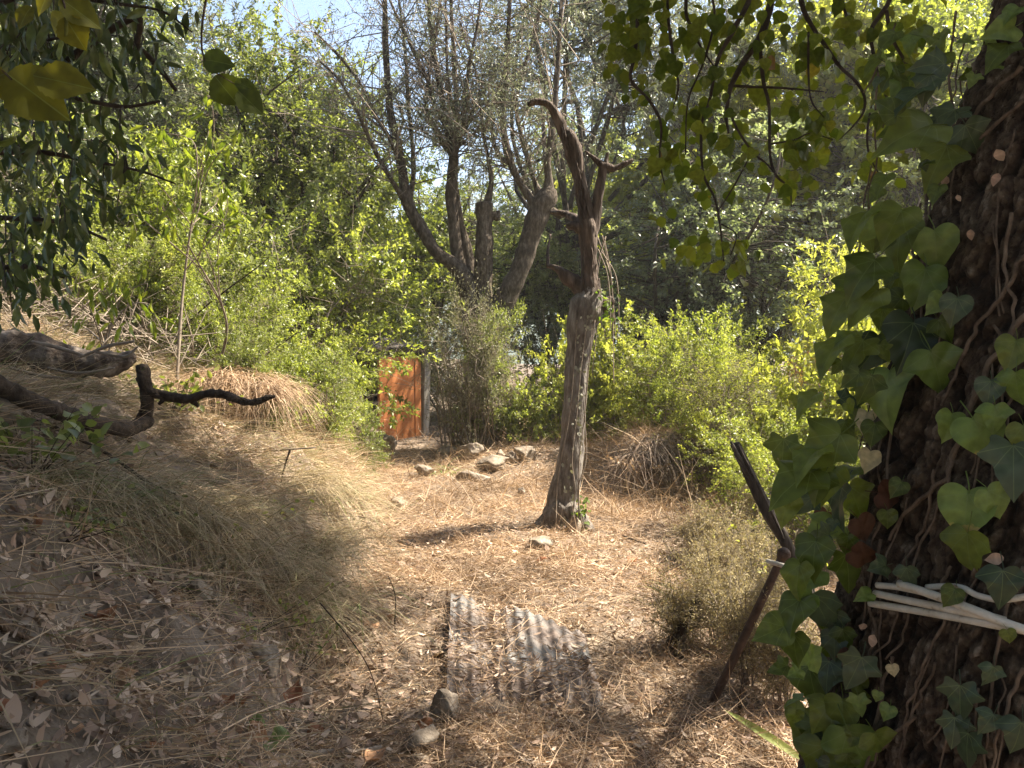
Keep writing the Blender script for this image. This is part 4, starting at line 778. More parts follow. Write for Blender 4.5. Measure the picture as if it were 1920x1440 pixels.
for px, py, l, ang in [(1868, 280, 26, 60), (1873, 325, 24, 120), (1795, 365, 14, 70), (1762, 335, 22, 20), (1820, 430, 20, 90), (1790, 1095, 16, 80), (1882, 1045, 32, 170), (1640, 1190, 26, 110), (1610, 1172, 20, 20), (1760, 440, 14, 60)]:
    p, n, h = TS(px, py, .03); a = R(ang); o = place(LM, 'dry_leaf', p, (math.cos(a), 0, -math.sin(a)), n + (0, -.4, .2), l / FPX * p[1], ivy, tb); o.scale.y *= 2.2; o['label'] = 'small dry leaf caught on the bark'

# --- white plastic pipes tied round the trunk
M['white'] = surf('white_pipe', [(.32, (.22, .17, .115)), (.45, (.48, .43, .35)), (.8, (.66, .62, .55))], 30, rough=.5, bump=.25, bscale=60, spec=.4)
PI_ = [([(1645, 1130), (1720, 1141), (1800, 1154), (1870, 1167), (1935, 1179)], 8.6, .012, 'lowest white pipe of the bundle on the ivy trunk'), ([(1657, 1111), (1720, 1124), (1800, 1139), (1860, 1150), (1890, 1158)], 8.6, .016, 'white pipe just above the lowest one on the ivy trunk'),
       ([(1712, 1090), (1768, 1108), (1840, 1135), (1890, 1156), (1935, 1172)], 9.5, .034, 'steepest white pipe crossing over the others on the ivy trunk'), ([(1748, 1098), (1790, 1096), (1816, 1100), (1838, 1112), (1880, 1120), (1935, 1112)], 6.5, .012, 'kinked thin white pipe at the top of the bundle on the ivy trunk'), ([(1658, 1096), (1700, 1100), (1760, 1112)], 7.5, .012, 'short white pipe half hidden under ivy leaves on the trunk')]
for k, (pl_, r, lift, lab) in enumerate(PI_):
    pts = []
    for x, y in pl_: p, n, h = TS(x, y); pts.append(p + n * (lift + .006))
    V, F = tube(pts, np.full(len(pts), r / FPX * 1.3), 12, 22, .02, 30, k); o = ob('white_pipe', MB().add(V, F).mesh('white_pipe', M['white'], True, pts[0]), None, pts[0]); tag(o, lab, 'pipe', 'white pipes tied round the ivy trunk')

# --- hanging heart-leaved twigs of the same tree
M['heart'] = leafmat('heart_leaf', [(0, (.05, .08, .012)), (.5, (.085, .115, .018)), (.97, (.135, .16, .028)), (1, (.19, .10, .04))], .55, (1.9, 1.75, .5), .45, .3, True)
HLM = [leaf_mesh('leaf', OVATE, M['heart'], .2, .15, .03, 11, .35), leaf_mesh('leaf', HEART, M['heart'], .3, .2, .04, 12, .35), leaf_mesh('leaf', OVATE, M['heart'], .35, .3, .03, 13, .3)]
HB = [(2.5, [(1462, -160, 9), (1448, -20, 8), (1438, 35, 7.5), (1422, 75, 6.5), (1392, 120, 5.5), (1370, 165, 4.5), (1362, 215, 3.5), (1366, 250, 2)]), (2.4, [(1440, -90, 6), (1405, 0, 4.5), (1372, 62, 4), (1346, 112, 3.5), (1330, 190, 3), (1316, 232, 2.8), (1318, 322, 2.5), (1340, 372, 2.2), (1350, 422, 2), (1357, 490, 1.2)]),
      (2.5, [(1424, 75, 4), (1431, 150, 3.4), (1442, 200, 3.2), (1444, 290, 2.8), (1456, 330, 2.4), (1480, 352, 2), (1484, 388, 1)]), (2.55, [(1480, -120, 6), (1503, 5, 4.5), (1522, 48, 4.2), (1552, 92, 4), (1575, 125, 3.6), (1604, 152, 3.2), (1621, 182, 2.8), (1618, 212, 2.2), (1600, 236, 1.6), (1574, 262, 1)]),
      (2.6, [(1300, -120, 4), (1286, 10, 3), (1296, 50, 2.6), (1312, 84, 2.2), (1338, 124, 1.4)]), (2.45, [(1215, -150, 5), (1196, 0, 4), (1195, 60, 3.8), (1188, 112, 3.5), (1183, 150, 3.4), (1212, 182, 3), (1232, 212, 2.6), (1240, 242, 2.3), (1237, 300, 1.8), (1246, 346, 1)]),
      (2.5, [(1262, -120, 4), (1252, 0, 3), (1256, 62, 2.8), (1265, 122, 2.4), (1272, 162, 2), (1262, 204, 1)]), (2.3, [(1690, -100, 6), (1668, 0, 4.5), (1634, 55, 4), (1640, 112, 3.4), (1652, 162, 3), (1668, 196, 2), (1655, 240, 1.2)]), (2.3, [(1662, 20, 4), (1672, 70, 3.4), (1700, 120, 3)]),
      (2.4, [(1640, 180, 3), (1627, 240, 2.4), (1630, 290, 2), (1655, 338, 1)]), (2.5, [(1366, 160, 3), (1410, 163, 2.4), (1465, 165, 2), (1545, 172, 1)]), (2.45, [(1366, 205, 2.4), (1384, 245, 2.2), (1412, 285, 2), (1440, 310, 1.8), (1466, 340, 1.5)]), (2.45, [(1410, 285, 2), (1384, 335, 1.6), (1362, 372, 1.2), (1350, 390, 1)]),
      (2.5, [(1445, 270, 2), (1490, 262, 1.6), (1520, 250, 1.4), (1562, 262, 1)]), (2.5, [(1516, 60, 2.4), (1516, 140, 2), (1522, 190, 1.8), (1545, 220, 1)]), (2.6, [(1330, -80, 4), (1340, 30, 2.5), (1318, 120, 2), (1290, 190, 1.6), (1285, 290, 1.2)]), (2.45, [(1352, 420, 1.6), (1380, 440, 1.4), (1370, 480, 1.2)]), (2.4, [(1560, -60, 4), (1580, 10, 3), (1600, 60, 2)])]
rg = np.random.default_rng(9); spots = []; SP0 = np.array((.95, 2.75, 3.3))
for k, (d, pl_) in enumerate(HB):
    if pl_[0][1] < 0: pl_ = [(pl_[0][0] + (1560 - pl_[0][0]) * .3, -330, pl_[0][2] * 1.2)] + pl_
    mb = MB(); pp, rr = px_tube(mb, pl_, d, 6, .2, k, freq=60); ob('twig', mb.mesh('twig', M['dark_twig'], True, tb), big)
    a = np.array([q[:2] for q in pl_], float); L_ = np.linalg.norm(np.diff(a, axis=0), axis=1).sum()
    q, _ = resample(np.c_[a, 0 * a[:, 0]], np.ones(len(a)), 60); q = q[(q[:, 1] > -40)]
    spots += [(x, y, d) for x, y, _z in q[:: max(1, int(len(q) / (L_ / 7)))]]
CLU = [(1400, 40, 60, 20), (1470, 55, 70, 26), (1180, 40, 55, 14), (1240, 30, 60, 16), (1300, 60, 40, 10), (1230, 130, 50, 16), (1330, 150, 50, 14), (1420, 130, 40, 8), (1530, 230, 55, 26), (1505, 290, 45, 14), (1250, 290, 40, 14), (1310, 230, 40, 10), (1600, 20, 60, 14), (1560, 90, 40, 8), (1650, 120, 50, 12), (1700, 60, 60, 18), (1620, 190, 40, 8), (1370, 290, 60, 10), (1300, 330, 35, 6), (1370, 470, 40, 9), (1270, 470, 30, 5), (1490, 340, 25, 4), (1640, 300, 40, 6), (1150, 90, 30, 6)]
nl = 0
for cx, cy, sp, n in CLU:
    for _ in range(n):
        if nl >= 300: break
        x, y = cx + rg.normal(0, sp * .5), cy + rg.normal(0, sp * .5); s = min(spots, key=lambda q: (q[0] - x) ** 2 + (q[1] - y) ** 2); d = s[2] + rg.uniform(-.12, .15)
        if rg.random() < .65: x, y = s[0] + (x - s[0]) * .55, s[1] + (y - s[1]) * .55 + 8
        a = R(rg.normal(92, 38)); l = rg.uniform(19, 33)
        place(HLM[int(rg.integers(0, 3))], 'leaf', P(x, y, d), np.array((math.cos(a), rg.normal(0, .3), -math.sin(a))), np.array((0, -1, .35)) + rg.normal(0, .5, 3), l / FPX * d, big, tb); nl += 1

xs = []
for _ in range(420):                    # the smaller leaves further back on the same twigs
    cx, cy, sp, n = CLU[int(rg.integers(0, len(CLU)))]; x, y = cx + rg.normal(0, sp * .9), cy + rg.normal(0, sp * .9); s = spots[int(np.argmin([(q[0] - x) ** 2 + (q[1] - y) ** 2 for q in spots]))]
    x, y = s[0] + (x - s[0]) * .6, s[1] + (y - s[1]) * .6; xs.append(P(x, y, s[2] + rg.uniform(.1, .6)))
xs = np.array(xs); n = len(xs); ls = rg.uniform(.035, .05, n); V, F, a = leaves(xs, rg.normal(0, .5, (n, 3)) + (0, 0, -.8), rg.normal(0, .6, (n, 3)) + (0, -.7, .3), ls, ls * .9, T4, rg)
M['heart_s'] = leafmat('heart_leaves', [(0, (.05, .08, .012)), (.5, (.085, .115, .018)), (1, (.135, .16, .028))], .55, (1.9, 1.75, .5), .45, .3)
ob('small_leaves', me('small_leaves', V - tb, F, M['heart_s'], {'rnd': a}), big)['kind'] = 'stuff'

# ================================================================ LAUREL AND ELM AT THE UPPER CORNER
rg = np.random.default_rng(15)
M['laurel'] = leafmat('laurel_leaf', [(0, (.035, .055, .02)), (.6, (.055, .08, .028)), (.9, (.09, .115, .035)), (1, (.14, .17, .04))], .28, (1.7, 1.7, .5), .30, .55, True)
LAM = [leaf_mesh('leaf', LANCE, M['laurel'], .2, .4, .05, 21, .1), leaf_mesh('leaf', LANCE, M['laurel'], .4, .6, .09, 22, .1), leaf_mesh('leaf', LANCE, M['laurel'], -.15, .5, .08, 23, .1, .3)]
lx, ly = -2.75, 3.1; lb = np.array((lx, ly, Hs(lx, ly)))
lau = thing('laurel_tree', 'dark laurel tree with drooping narrow leaves hanging into the upper corner', 'tree', lb)
V, F = tube([lb - (0, 0, .2), lb + (.05, 0, .8), lb + (.1, 0, 1.7), lb + (.0, .1, 2.8)], [.11, .09, .08, .05], 10, 20, .2, 10, 2); ob('trunk', MB().add(V, F).mesh('trunk', M['bark_thin'], True, lb), lau)
LBR = [[(-200, 330), (-60, 160), (10, 118), (68, 82), (140, 66), (210, 60)], [(-200, 400), (-60, 300), (60, 285), (160, 300), (260, 320), (330, 345)], [(-200, 200), (-40, 30), (80, -10), (200, 5), (300, 20), (360, 60)], [(-200, 520), (-60, 420), (40, 410), (130, 420), (200, 450)], [(-120, 160), (40, 180), (140, 185), (230, 200), (300, 190)], [(200, 60), (260, 90), (300, 130), (330, 170)], [(-180, 560), (-40, 510), (60, 500), (120, 520)]]
bs = []
for k, pl_ in enumerate(LBR):
    mb = MB(); pp, rr = px_tube(mb, [(lx / ly * FPX + 960, 330 + 30 * k, 10, .25)] + [(x, y, 6.5 - 1.0 * i) for i, (x, y) in enumerate(pl_)], 2.85, 6, .2, k, freq=40); ob('branch', mb.mesh('branch', M['dark_twig'], True, lb), lau)
    q, _ = resample(np.array([(x, y, 0) for x, y in pl_], float), np.ones(len(pl_)), 40); bs += [(x, y) for x, y, _z in q if x > -60]
bs = np.array(bs); mbt = MB(); lo = []; tw = 0
while tw < 135:
    x = 400 * rg.beta(1, 1.75) - 25; y = rg.uniform(-30, 590)
    lim = np.interp(y, [0, 100, 200, 260, 330, 420, 560], [375, 350, 290, 240, 300, 200, 120])
    if x > lim * rg.uniform(.75, 1.05): continue
    k = np.argmin(np.hypot(bs[:, 0] - x, (bs[:, 1] - y) * np.where(bs[:, 1] > y, 2.5, 1))); d = 2.85 + rg.uniform(-.5, .6); A = P(bs[k, 0], bs[k, 1], 2.85); B = P(x, y, d)
    mid = (A + B) / 2 + (0, 0, .05); V, F = sticks([A, mid], [mid, B], [.004, .003], [.003, .002]); mbt.add(V, F); tw += 1
    for _ in range(int(rg.integers(5, 10))):
        p = B + rg.normal(0, .045, 3) + (0, 0, rg.uniform(-.02, .06)); a = R(rg.normal(90, 30)); lo.append((p, np.array((math.cos(a), rg.normal(0, .3), -math.sin(a))), np.array((0, -1, .1)) + rg.normal(0, .8, 3), rg.uniform(.05, .095)))
ob('twigs', mbt.mesh('twigs', M['dark_twig'], False, lb), lau)['kind'] = 'stuff'
order = sorted(range(len(lo)), key=lambda i: -lo[i][3] / lo[i][0][1]); rest = order[300:]
for i in order[:300]: place(LAM[i % 3], 'leaf', *lo[i], lau, lb)
if rest:
    nn = len(rest); pos = np.array([lo[i][0] for i in rest]); V, F, a = leaves(pos, np.array([lo[i][1] for i in rest]), np.array([lo[i][2] for i in rest]), np.array([lo[i][3] for i in rest]), np.array([lo[i][3] for i in rest]) * .33, T4, rg)
    M['laurel_s'] = leafmat('laurel_leaves', [(0, (.035, .055, .02)), (.6, (.055, .08, .028)), (1, (.10, .12, .035))], .28, (1.7, 1.7, .5), .30, .55)
    ob('foliage', me('foliage', V - lb, F, M['laurel_s'], {'rnd': a}), lau)['kind'] = 'stuff'
M['elm'] = leafmat('elm_leaf', [(0, (.085, .088, .008)), (1, (.12, .115, .01))], .5, (1.4, 1.3, .5), .5, .3, True, True, (0,))
M['elm2'] = leafmat('elm_leaf_green', [(0, (.05, .07, .014)), (1, (.07, .085, .016))], .5, (1.4, 1.4, .5), .5, .3, True, True, (0,))
EM = [leaf_mesh('leaf', ELM, M['elm'], .1, .15, .02, 31), leaf_mesh('leaf', ELM, M['elm'], .3, .25, .03, 32)]
def elm(label, loc, twig, lvs, mat, d):
    o0 = P(*twig[0][:2], d); t = thing('twig', label, 'twig', o0, 'leafy twigs reaching in from above')
    mb = MB(); px_tube(mb, [(x, y, 3.4 - i * .6) for i, (x, y) in enumerate(twig)], d, 6, .2, 3, freq=80); ob('stem', mb.mesh('stem', M['dark_twig'], True, o0), t)
    for x0, y0, x1, y1, w in lvs:
        l = math.hypot(x1 - x0, y1 - y0) / FPX * d; o = place(EM[int(rg.integers(0, 2))], 'leaf', P(x0, y0, d), np.array((x1 - x0, rg.normal(0, 12), -(y1 - y0))), np.array((0, -1, .25)) + rg.normal(0, .15, 3), l, t, o0, mat); o.scale.y *= w
elm('twig with large serrated yellow green leaves low in the upper corner', 0, [(-160, -60), (-80, 60), (-10, 118), (22, 150)], [(12, 138, 110, 208, 1.25), (62, 142, 172, 162, .95), (-40, 128, 16, 178, 1.1), (10, 138, -60, 165, 1)], M['elm'], 1.0)
elm('twig with a heart-shaped yellow green leaf against the top edge', 0, [(40, -160), (90, -50), (118, 0), (122, 30)], [(112, -4, 178, 42, 1.0), (121, 27, 90, 62, 2.0), (120, 30, 150, 84, 1.3), (60, 12, 35, 52, 1.1), (100, -20, 60, 20, 1)], M['elm'], 1.05)
elm('twig with three dull green serrated leaves below the sky gap', 0, [(400, -160), (392, -40), (378, 60), (388, 120), (440, 158)], [(380, 112, 437, 120, 1.15), (402, 142, 440, 192, 1.35), (440, 154, 482, 166, .9), (446, 170, 492, 212, 1.1)], M['elm2'], 1.35)
# ================================================================ THE LEFT BANK: SAPLINGS, LOG, BRANCH
rg = np.random.default_rng(51)
M['lit_laurel'] = leafmat('lit_laurel_leaf', [(0, (.085, .125, .025)), (.6, (.15, .19, .035)), (1, (.24, .27, .06))], .5, (1.5, 1.5, .5), .35, .5, True)  # lighter copy of the laurel leaf, sunlight put into its colour
def sapling(label, foot, sprays, d, nleaf, size):
    b = G(*foot); t = thing('sapling', label, 'sapling', b, 'laurel saplings on the bank'); lv = []
    c = np.array(sprays, float).mean(0); A = np.array(b) - (0, 0, .04); Cn = P(c[0], c[1] + 40, d); md = A * .5 + Cn * .5 + (rg.normal(0, .12), .1, 0)
    q0, r0 = resample([A, md, Cn], [.013, .010, .006], 20); V, F = tube(q0, r0, 6, 24, .2, 30, 1); ob('stem', MB().add(V, F).mesh('stem', M['twig'], True, b), t)
    for sx, sy in sprays:
        k = int(rg.integers(9, 20)); B = P(sx, sy, d + rg.uniform(-.35, .35)); A = q0[k]; mid = A * .5 + B * .5 + np.array((0, 0, .15)) * np.linalg.norm(B - A) + rg.normal(0, .05, 3)
        V, F = tube([A, mid, B + (0, 0, .03), B + (rg.normal(0, .04), 0, -.05)], [.005, .004, .0025, .0015], 5, 16, .2, 30, 1); ob('stem', MB().add(V, F).mesh('stem', M['twig'], True, b), t)
        for _ in range(nleaf):
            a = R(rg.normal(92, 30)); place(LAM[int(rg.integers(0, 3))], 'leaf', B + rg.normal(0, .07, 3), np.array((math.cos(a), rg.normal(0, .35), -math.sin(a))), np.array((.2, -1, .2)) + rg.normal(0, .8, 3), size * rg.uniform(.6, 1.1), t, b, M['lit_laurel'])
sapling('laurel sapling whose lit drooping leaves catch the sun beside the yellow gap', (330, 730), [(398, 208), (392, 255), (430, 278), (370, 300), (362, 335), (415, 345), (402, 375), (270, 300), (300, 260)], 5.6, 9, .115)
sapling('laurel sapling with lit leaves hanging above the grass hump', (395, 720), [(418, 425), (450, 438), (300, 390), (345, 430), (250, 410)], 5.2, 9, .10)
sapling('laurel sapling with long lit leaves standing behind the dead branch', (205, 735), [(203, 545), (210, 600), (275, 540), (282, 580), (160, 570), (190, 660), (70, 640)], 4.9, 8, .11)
# curved bare saplings
def stick(label, pts, r0, r1, mat='dark_twig', d=None, foot=True, name='stick', cat='stick', group=None, lift=.0, sides=7):
    q = []
    for p in pts:
        if d is None: g_ = G(p[0], p[1]); q.append(g_ + (0, 0, lift))
        else: q.append(P(p[0], p[1], d + (p[2] if len(p) > 2 else 0)))
    b = np.array(q[0]); V, F = tube(q, np.linspace(r0, r1, len(q)), sides, len(q) * 7, .22, 40, len(label)); o = ob(name, MB().add(V, F).mesh(name, M[mat], True, b), None, b); return tag(o, label, cat, group)
dS = G(318, 690)[1]
stick('longer bare sapling stem arching over the bank to the upper right', [(314, 700), (325, 660), (350, 610), (385, 575), (430, 540), (480, 503), (505, 482)], .012, .004, d=dS)
stick('shorter bare sapling stem leaning right above the grass hump', [(425, 732), (440, 700), (475, 680), (520, 650), (560, 622)], .010, .004, d=G(425, 735)[1])
stick('long thin dead branch lying level through the shrubs behind the arching stem', [(205, 580), (290, 585), (350, 595), (420, 608), (470, 618)], .014, .007, 'twig', d=dS + .7)
stick('brown stick poking out level below the yellow green shrub', [(572, 780), (600, 786), (640, 795), (672, 803)], .02, .014, d=G(590, 800)[1] - .15)
stick('thin grey stick lying across the dry grass of the bank', [(462, 851), (510, 845), (592, 839)], .008, .006, 'twig', d=G(520, 850)[1] - .08)
stick('dark thin stick hanging down from the grey one on the bank', [(544, 843), (535, 870), (528, 900), (524, 935)], .007, .004, d=G(530, 900)[1] - .1)
stick('pair of dark crossing stems at the bank edge left of the brown stick', [(566, 770), (580, 800), (600, 835), (608, 852)], .012, .007, d=G(590, 820)[1] - .1)
stick('brown stick lying in the straw between the pale stone and the path', [(676, 848), (700, 868), (738, 893)], .016, .012, 'vine', d=G(710, 880)[1] - .03)
stick('dark fallen stick under the dead branch in the shaded grass', [(40, 770), (130, 815), (200, 850), (280, 905), (330, 925)], .009, .006, d=G(180, 870)[1] - .12)
stick('curved dark twig rising out of the path straw left of the corrugated sheet', [(740, 1170), (742, 1130), (738, 1105), (728, 1080)], .004, .002, d=G(740, 1175)[1] - .02)
stick('long bowed dark twig reaching down the bank foot to the wedge stone', [(600, 1130), (650, 1190), (685, 1240), (705, 1290), (718, 1350)], .0026, .0016, d=3.0)
stick('thick grey stick lying in the leaves at the bottom edge', [(560, 1428), (620, 1424), (680, 1422), (715, 1416)], .014, .011, 'twig', lift=.02)
stick('curled root lying on the bare soil below the grassy bank', [(-10, 1187), (25, 1200), (55, 1212)], .012, .006, 'vine', lift=.02)
stick('straight dark stick lying in the straw right of the dead tree', [(1168, 1012), (1190, 1020), (1212, 1028)], .008, .006, lift=.03)
stick('thin bare branch slanting up out of the straw below the dry mound', [(1290, 1000), (1330, 972), (1362, 955)], .008, .005, d=G(1290, 1005)[1] - .05)
stick('thin dark stub of a twig standing beside the foot of the rusty pole', [(1386, 1352), (1388, 1310), (1396, 1262)], .009, .005, d=G(1386, 1352)[1])
# rotten log
dl = G(120, 712)[1] - .12; lg0 = P(-140, 640, dl); log = thing('rotten_log', 'rotten grey brown fallen log with hollow flaking bark on the bank', 'log', lg0)
M['rot'] = surf('rotten_wood', [(.3, (.025, .018, .013)), (.48, (.085, .064, .05)), (.62, (.20, .165, .135)), (.78, (.38, .33, .285))], 13, (.35, 1, 1), bump=1, bscale=30)
mb = MB(); pp = [P(x, y, dl + k * .05) for k, (x, y) in enumerate([(-140, 640), (-40, 648), (40, 655), (100, 668), (160, 680), (210, 680), (252, 668)])]
V, F = tube(pp, np.array([38, 38, 36, 31, 28, 25, 13]) / FPX * dl, 28, 130, .42, 16, 4); ob('body', mb.add(V, F).mesh('body', M['rot'], False, lg0), log)
for k, pl_ in enumerate([[(60, 640), (110, 652), (160, 668)], [(150, 670), (200, 650), (252, 640)], [(90, 690), (150, 700), (215, 690)], [(180, 660), (235, 668), (258, 650)], [(20, 690), (80, 705), (140, 712)]]):
    mb = MB(); px_tube(mb, [(x, y, 4 - abs(i - 1) * 1.6) for i, (x, y) in enumerate(pl_)], dl - .1, 6, .4, k, freq=20); ob('splinter', mb.mesh('splinter', M['twig'], False, lg0), log)
# dark dead branch
db = G(242, 822)[1] - .04; b0 = P(240, 800, db); br = thing('dead_branch', 'dark forked dead branch with an upright elbow lying on the grassy bank', 'branch', b0)
for k, s in enumerate([[(-120, 650, 19), (-40, 700, 18), (20, 735, 16.5), (70, 757, 16), (120, 776, 15.5), (180, 795, 14.5), (240, 803, 14), (278, 792, 12)], [(252, 802, 13), (268, 786, 12), (275, 762, 11), (274, 738, 12), (270, 712, 13), (267, 692, 12), (266, 684, 9)], [(262, 706, 8), (270, 722, 9), (288, 735, 9), (315, 743, 9), (352, 748, 8.5), (375, 741, 9), (398, 737, 9), (430, 744, 9), (462, 754, 8), (485, 752, 6.5), (500, 746, 5), (516, 743, 3)], [(350, 748, 6), (364, 754, 4.5), (372, 762, 3)], [(303, 742, 4), (304, 752, 4), (298, 758, 3)], [(232, 800, 10), (238, 815, 7), (246, 828, 4)]]):
    mb = MB(); px_tube(mb, [(x, y, r, min(0, G(x, y + 30)[1] - .24 - db)) for x, y, r in s] if k == 0 else s, db, 14, .34, k + 5, freq=48, n=len(s) * 12); ob('limb', mb.mesh('limb', M['dark_twig'], True, b0), br)

# ---------------------------------------------------------------- stones
import bmesh
def stone(px, py, w, h, label, seed, d=None, sink=.26, mat='stone', depth=.8, name='stone', tilt=0.):
    p = G(px, py); s = p[1] / FPX; r = np.random.default_rng(seed)
    bm = bmesh.new(); bmesh.ops.create_icosphere(bm, subdivisions=4, radius=1); V = np.array([v.co for v in bm.verts]); F = np.array([[v.index for v in f.verts] for f in bm.faces]); bm.free()
    for _ in range(16):                  # broken faces
        n = unit(r.normal(size=3)); c = r.uniform(.35, .75); k = V @ n; V = V - np.maximum(k - c, 0)[:, None] * n * .95
    V = V * (1 + (fbm(V * 2.2 + seed, seed, 3) - .5)[:, None] * .35 + (fbm(V * 5 + seed, seed, 4) - .5)[:, None] * .28)
    V = V * (w * s / 2, w * s / 2 * depth, h * s / 2) / .8
    a = R(tilt); V = V @ np.array([[math.cos(a), 0, -math.sin(a)], [0, 1, 0], [math.sin(a), 0, math.cos(a)]])
    z = V[:, 2].min(); loc = p + (0, 0, -z - sink * h * s * .8)
    o = ob(name, me(name, V, F, M[mat], None, False), None, loc, (0, 0, 0)); return tag(o, label, 'stone', 'stones and rocks lying about')
ST_ = [(828, 1345, 62, 92, 'wedge-shaped standing stone at the path edge below the sheet', 1, 18), (800, 1400, 85, 52, 'flat-topped grey stone at the bottom edge of the path', 2, 0), (792, 1432, 40, 26, 'small pale stone with a curled leaf on it at the bottom edge', 3, 0),
       (742, 958, 34, 48, 'pale stone half buried in bright straw left of the dead tree', 4, 10), (722, 850, 62, 66, 'light rock outcrop in the straw below the orange door', 5, 0), (925, 880, 66, 40, 'broad pale rock in the middle of the stone heap', 6, 0), (935, 862, 30, 34, 'whitest pointed stone on top of the stone heap', 7, 0), (960, 868, 20, 44, 'tilted white slab leaning on the stone heap', 8, -30),
       (985, 862, 40, 36, 'square light stone at the right of the stone heap', 9, 0), (880, 862, 52, 38, 'brownish stone at the left of the stone heap', 10, 0), (835, 850, 54, 40, 'grey stone behind the green iris clump', 11, 0), (800, 892, 44, 24, 'dark stone in front of the green iris clump', 12, 0), (885, 902, 62, 30, 'long low mossy stone below the stone heap', 13, 0),
       (755, 800, 34, 24, 'rough stone under the middle of the orange door', 14, 0), (772, 812, 30, 22, 'rough stone under the right corner of the orange door', 15, 0), (736, 796, 26, 20, 'small rough stone under the left of the orange door', 16, 0), (375, 1128, 66, 56, 'rounded pale stone under the overhanging bank grass', 17, 0), (492, 1250, 78, 110, 'big dark stone built into the bank foot', 18, 0),
       (572, 1322, 42, 44, 'pale angular stone at the foot of the bank', 19, 0), (548, 1372, 46, 36, 'flat stone among leaves right of the sunny leaf patch', 20, 0), (60, 1200, 46, 26, 'flat light stone on the bare soil', 21, 0), (270, 1300, 62, 40, 'round stone half sunk in the bare soil', 22, 0), (20, 1425, 110, 60, 'large earthy stone in the bottom corner', 23, 0),
       (14, 800, 66, 150, 'tall pale boulder at the photo edge behind the dark branch', 24, 14), (610, 1020, 26, 44, 'grey stone at the bank edge above the path', 25, 0), (1080, 1000, 34, 44, 'pale flaky stone against the foot of the dead tree', 26, 0), (978, 930, 22, 22, 'small white stone left of the dead tree', 27, 0), (1010, 1030, 60, 34, 'pale stone in grass before the dead tree', 28, 0), (160, 1000, 30, 24, 'chalky lump in the crumbling bank', 29, 0), (40, 1130, 26, 18, 'small chalky lump on the crumbling bank', 30, 0)]
for px, py, w, h, lab, sd_, tl in ST_: stone(px, py, w, h, lab, sd_, tilt=tl)

# ---------------------------------------------------------------- corrugated sheet
M['rust'] = surf('rusty_zinc', [(.28, (.085, .06, .05)), (.42, (.13, .10, .086)), (.52, (.16, .137, .126)), (.62, (.185, .18, .176)), (.85, (.24, .245, .25))], 3.0, (1, 1, 1), .7, .3, 60, spec=.2)
cTL, cTR, cBL, cBR = G(846, 1122), G(1096, 1212), G(836, 1335), G(1140, 1360)
nu, nv = 150, 40; u = np.linspace(0, 1, nu)[None, :, None]; v = np.linspace(0, 1, nv)[:, None, None]
S = (cTL * (1 - u) + cTR * u) * (1 - v) + (cBL * (1 - u) + cBR * u) * v
S = S.copy(); S[..., 2] = H(S[..., 0], S[..., 1]) * .35 + (cTL[2] + cTR[2] + cBL[2] + cBR[2]) / 4 * .65 + .045
U = u[..., 0] + 0 * v[..., 0]; Vv = v[..., 0] + 0 * u[..., 0]
S[..., 2] += .0080 * np.cos(U * 2 * math.pi * 11.5) + .018 * (fbm(np.stack([U * 4, Vv * 3, 0 * U], -1), 3, 2) - .5) + .035 * np.exp(-((U - .62) / .16) ** 2) * (1 - Vv) - .03 * np.exp(-((U - .30) / .07) ** 2)
S[..., 2] -= .10 * np.clip((Vv - .72) / .28, 0, 1) ** 1.5
S[..., 1] += .05 * (fbm(np.stack([U * 9, 0 * U, 0 * U + 3 * (Vv > .5)], -1), 5, 2) - .5) * np.abs(Vv * 2 - 1) ** 3
top = S.reshape(-1, 3); i = np.arange(nv - 1)[:, None] * nu; j = np.arange(nu - 1)[None]; F = np.stack([i + j, i + nu + j, i + nu + j + 1, i + j + 1], -1).reshape(-1, 4)
so_ = cTL.copy(); m_ = me('corrugated_sheet', np.vstack([top, top - (0, 0, .002)]) - so_, np.vstack([F, F[:, ::-1] + len(top)]), M['rust'], None, True)
sheet = ob('corrugated_sheet', m_, None, so_); tag(sheet, 'rusty corrugated metal sheet half buried in dry leaves on the path', 'metal sheet')
SHN = np.array([S[0, 0, :2], S[0, -1, :2], S[-1, -1, :2], S[-1, 0, :2]])
def sheet_z(x, y):
    """height of the sheet, its u and v at ground points (nan outside)"""
    a, b_, c, d = SHN; uu = np.full(len(x), .5); vv = np.full(len(x), .5)
    for _ in range(14):
        p = (a * (1 - uu)[:, None] + b_ * uu[:, None]) * (1 - vv)[:, None] + (d * (1 - uu)[:, None] + c * uu[:, None]) * vv[:, None]
        du = (b_ - a) * (1 - vv)[:, None] + (c - d) * vv[:, None]; dv = (d - a) * (1 - uu)[:, None] + (c - b_) * uu[:, None]
        ex, ey = x - p[:, 0], y - p[:, 1]; det = du[:, 0] * dv[:, 1] - du[:, 1] * dv[:, 0]
        uu = np.clip(uu + (ex * dv[:, 1] - ey * dv[:, 0]) / det, -1, 2); vv = np.clip(vv + (du[:, 0] * ey - du[:, 1] * ex) / det, -1, 2)
    ins = (uu > 0) & (uu < 1) & (vv > 0) & (vv < 1)
    z = S[np.clip((vv * (nv - 1)).round().astype(int), 0, nv - 1), np.clip((uu * (nu - 1)).round().astype(int), 0, nu - 1), 2]
    return z, uu, vv, ins

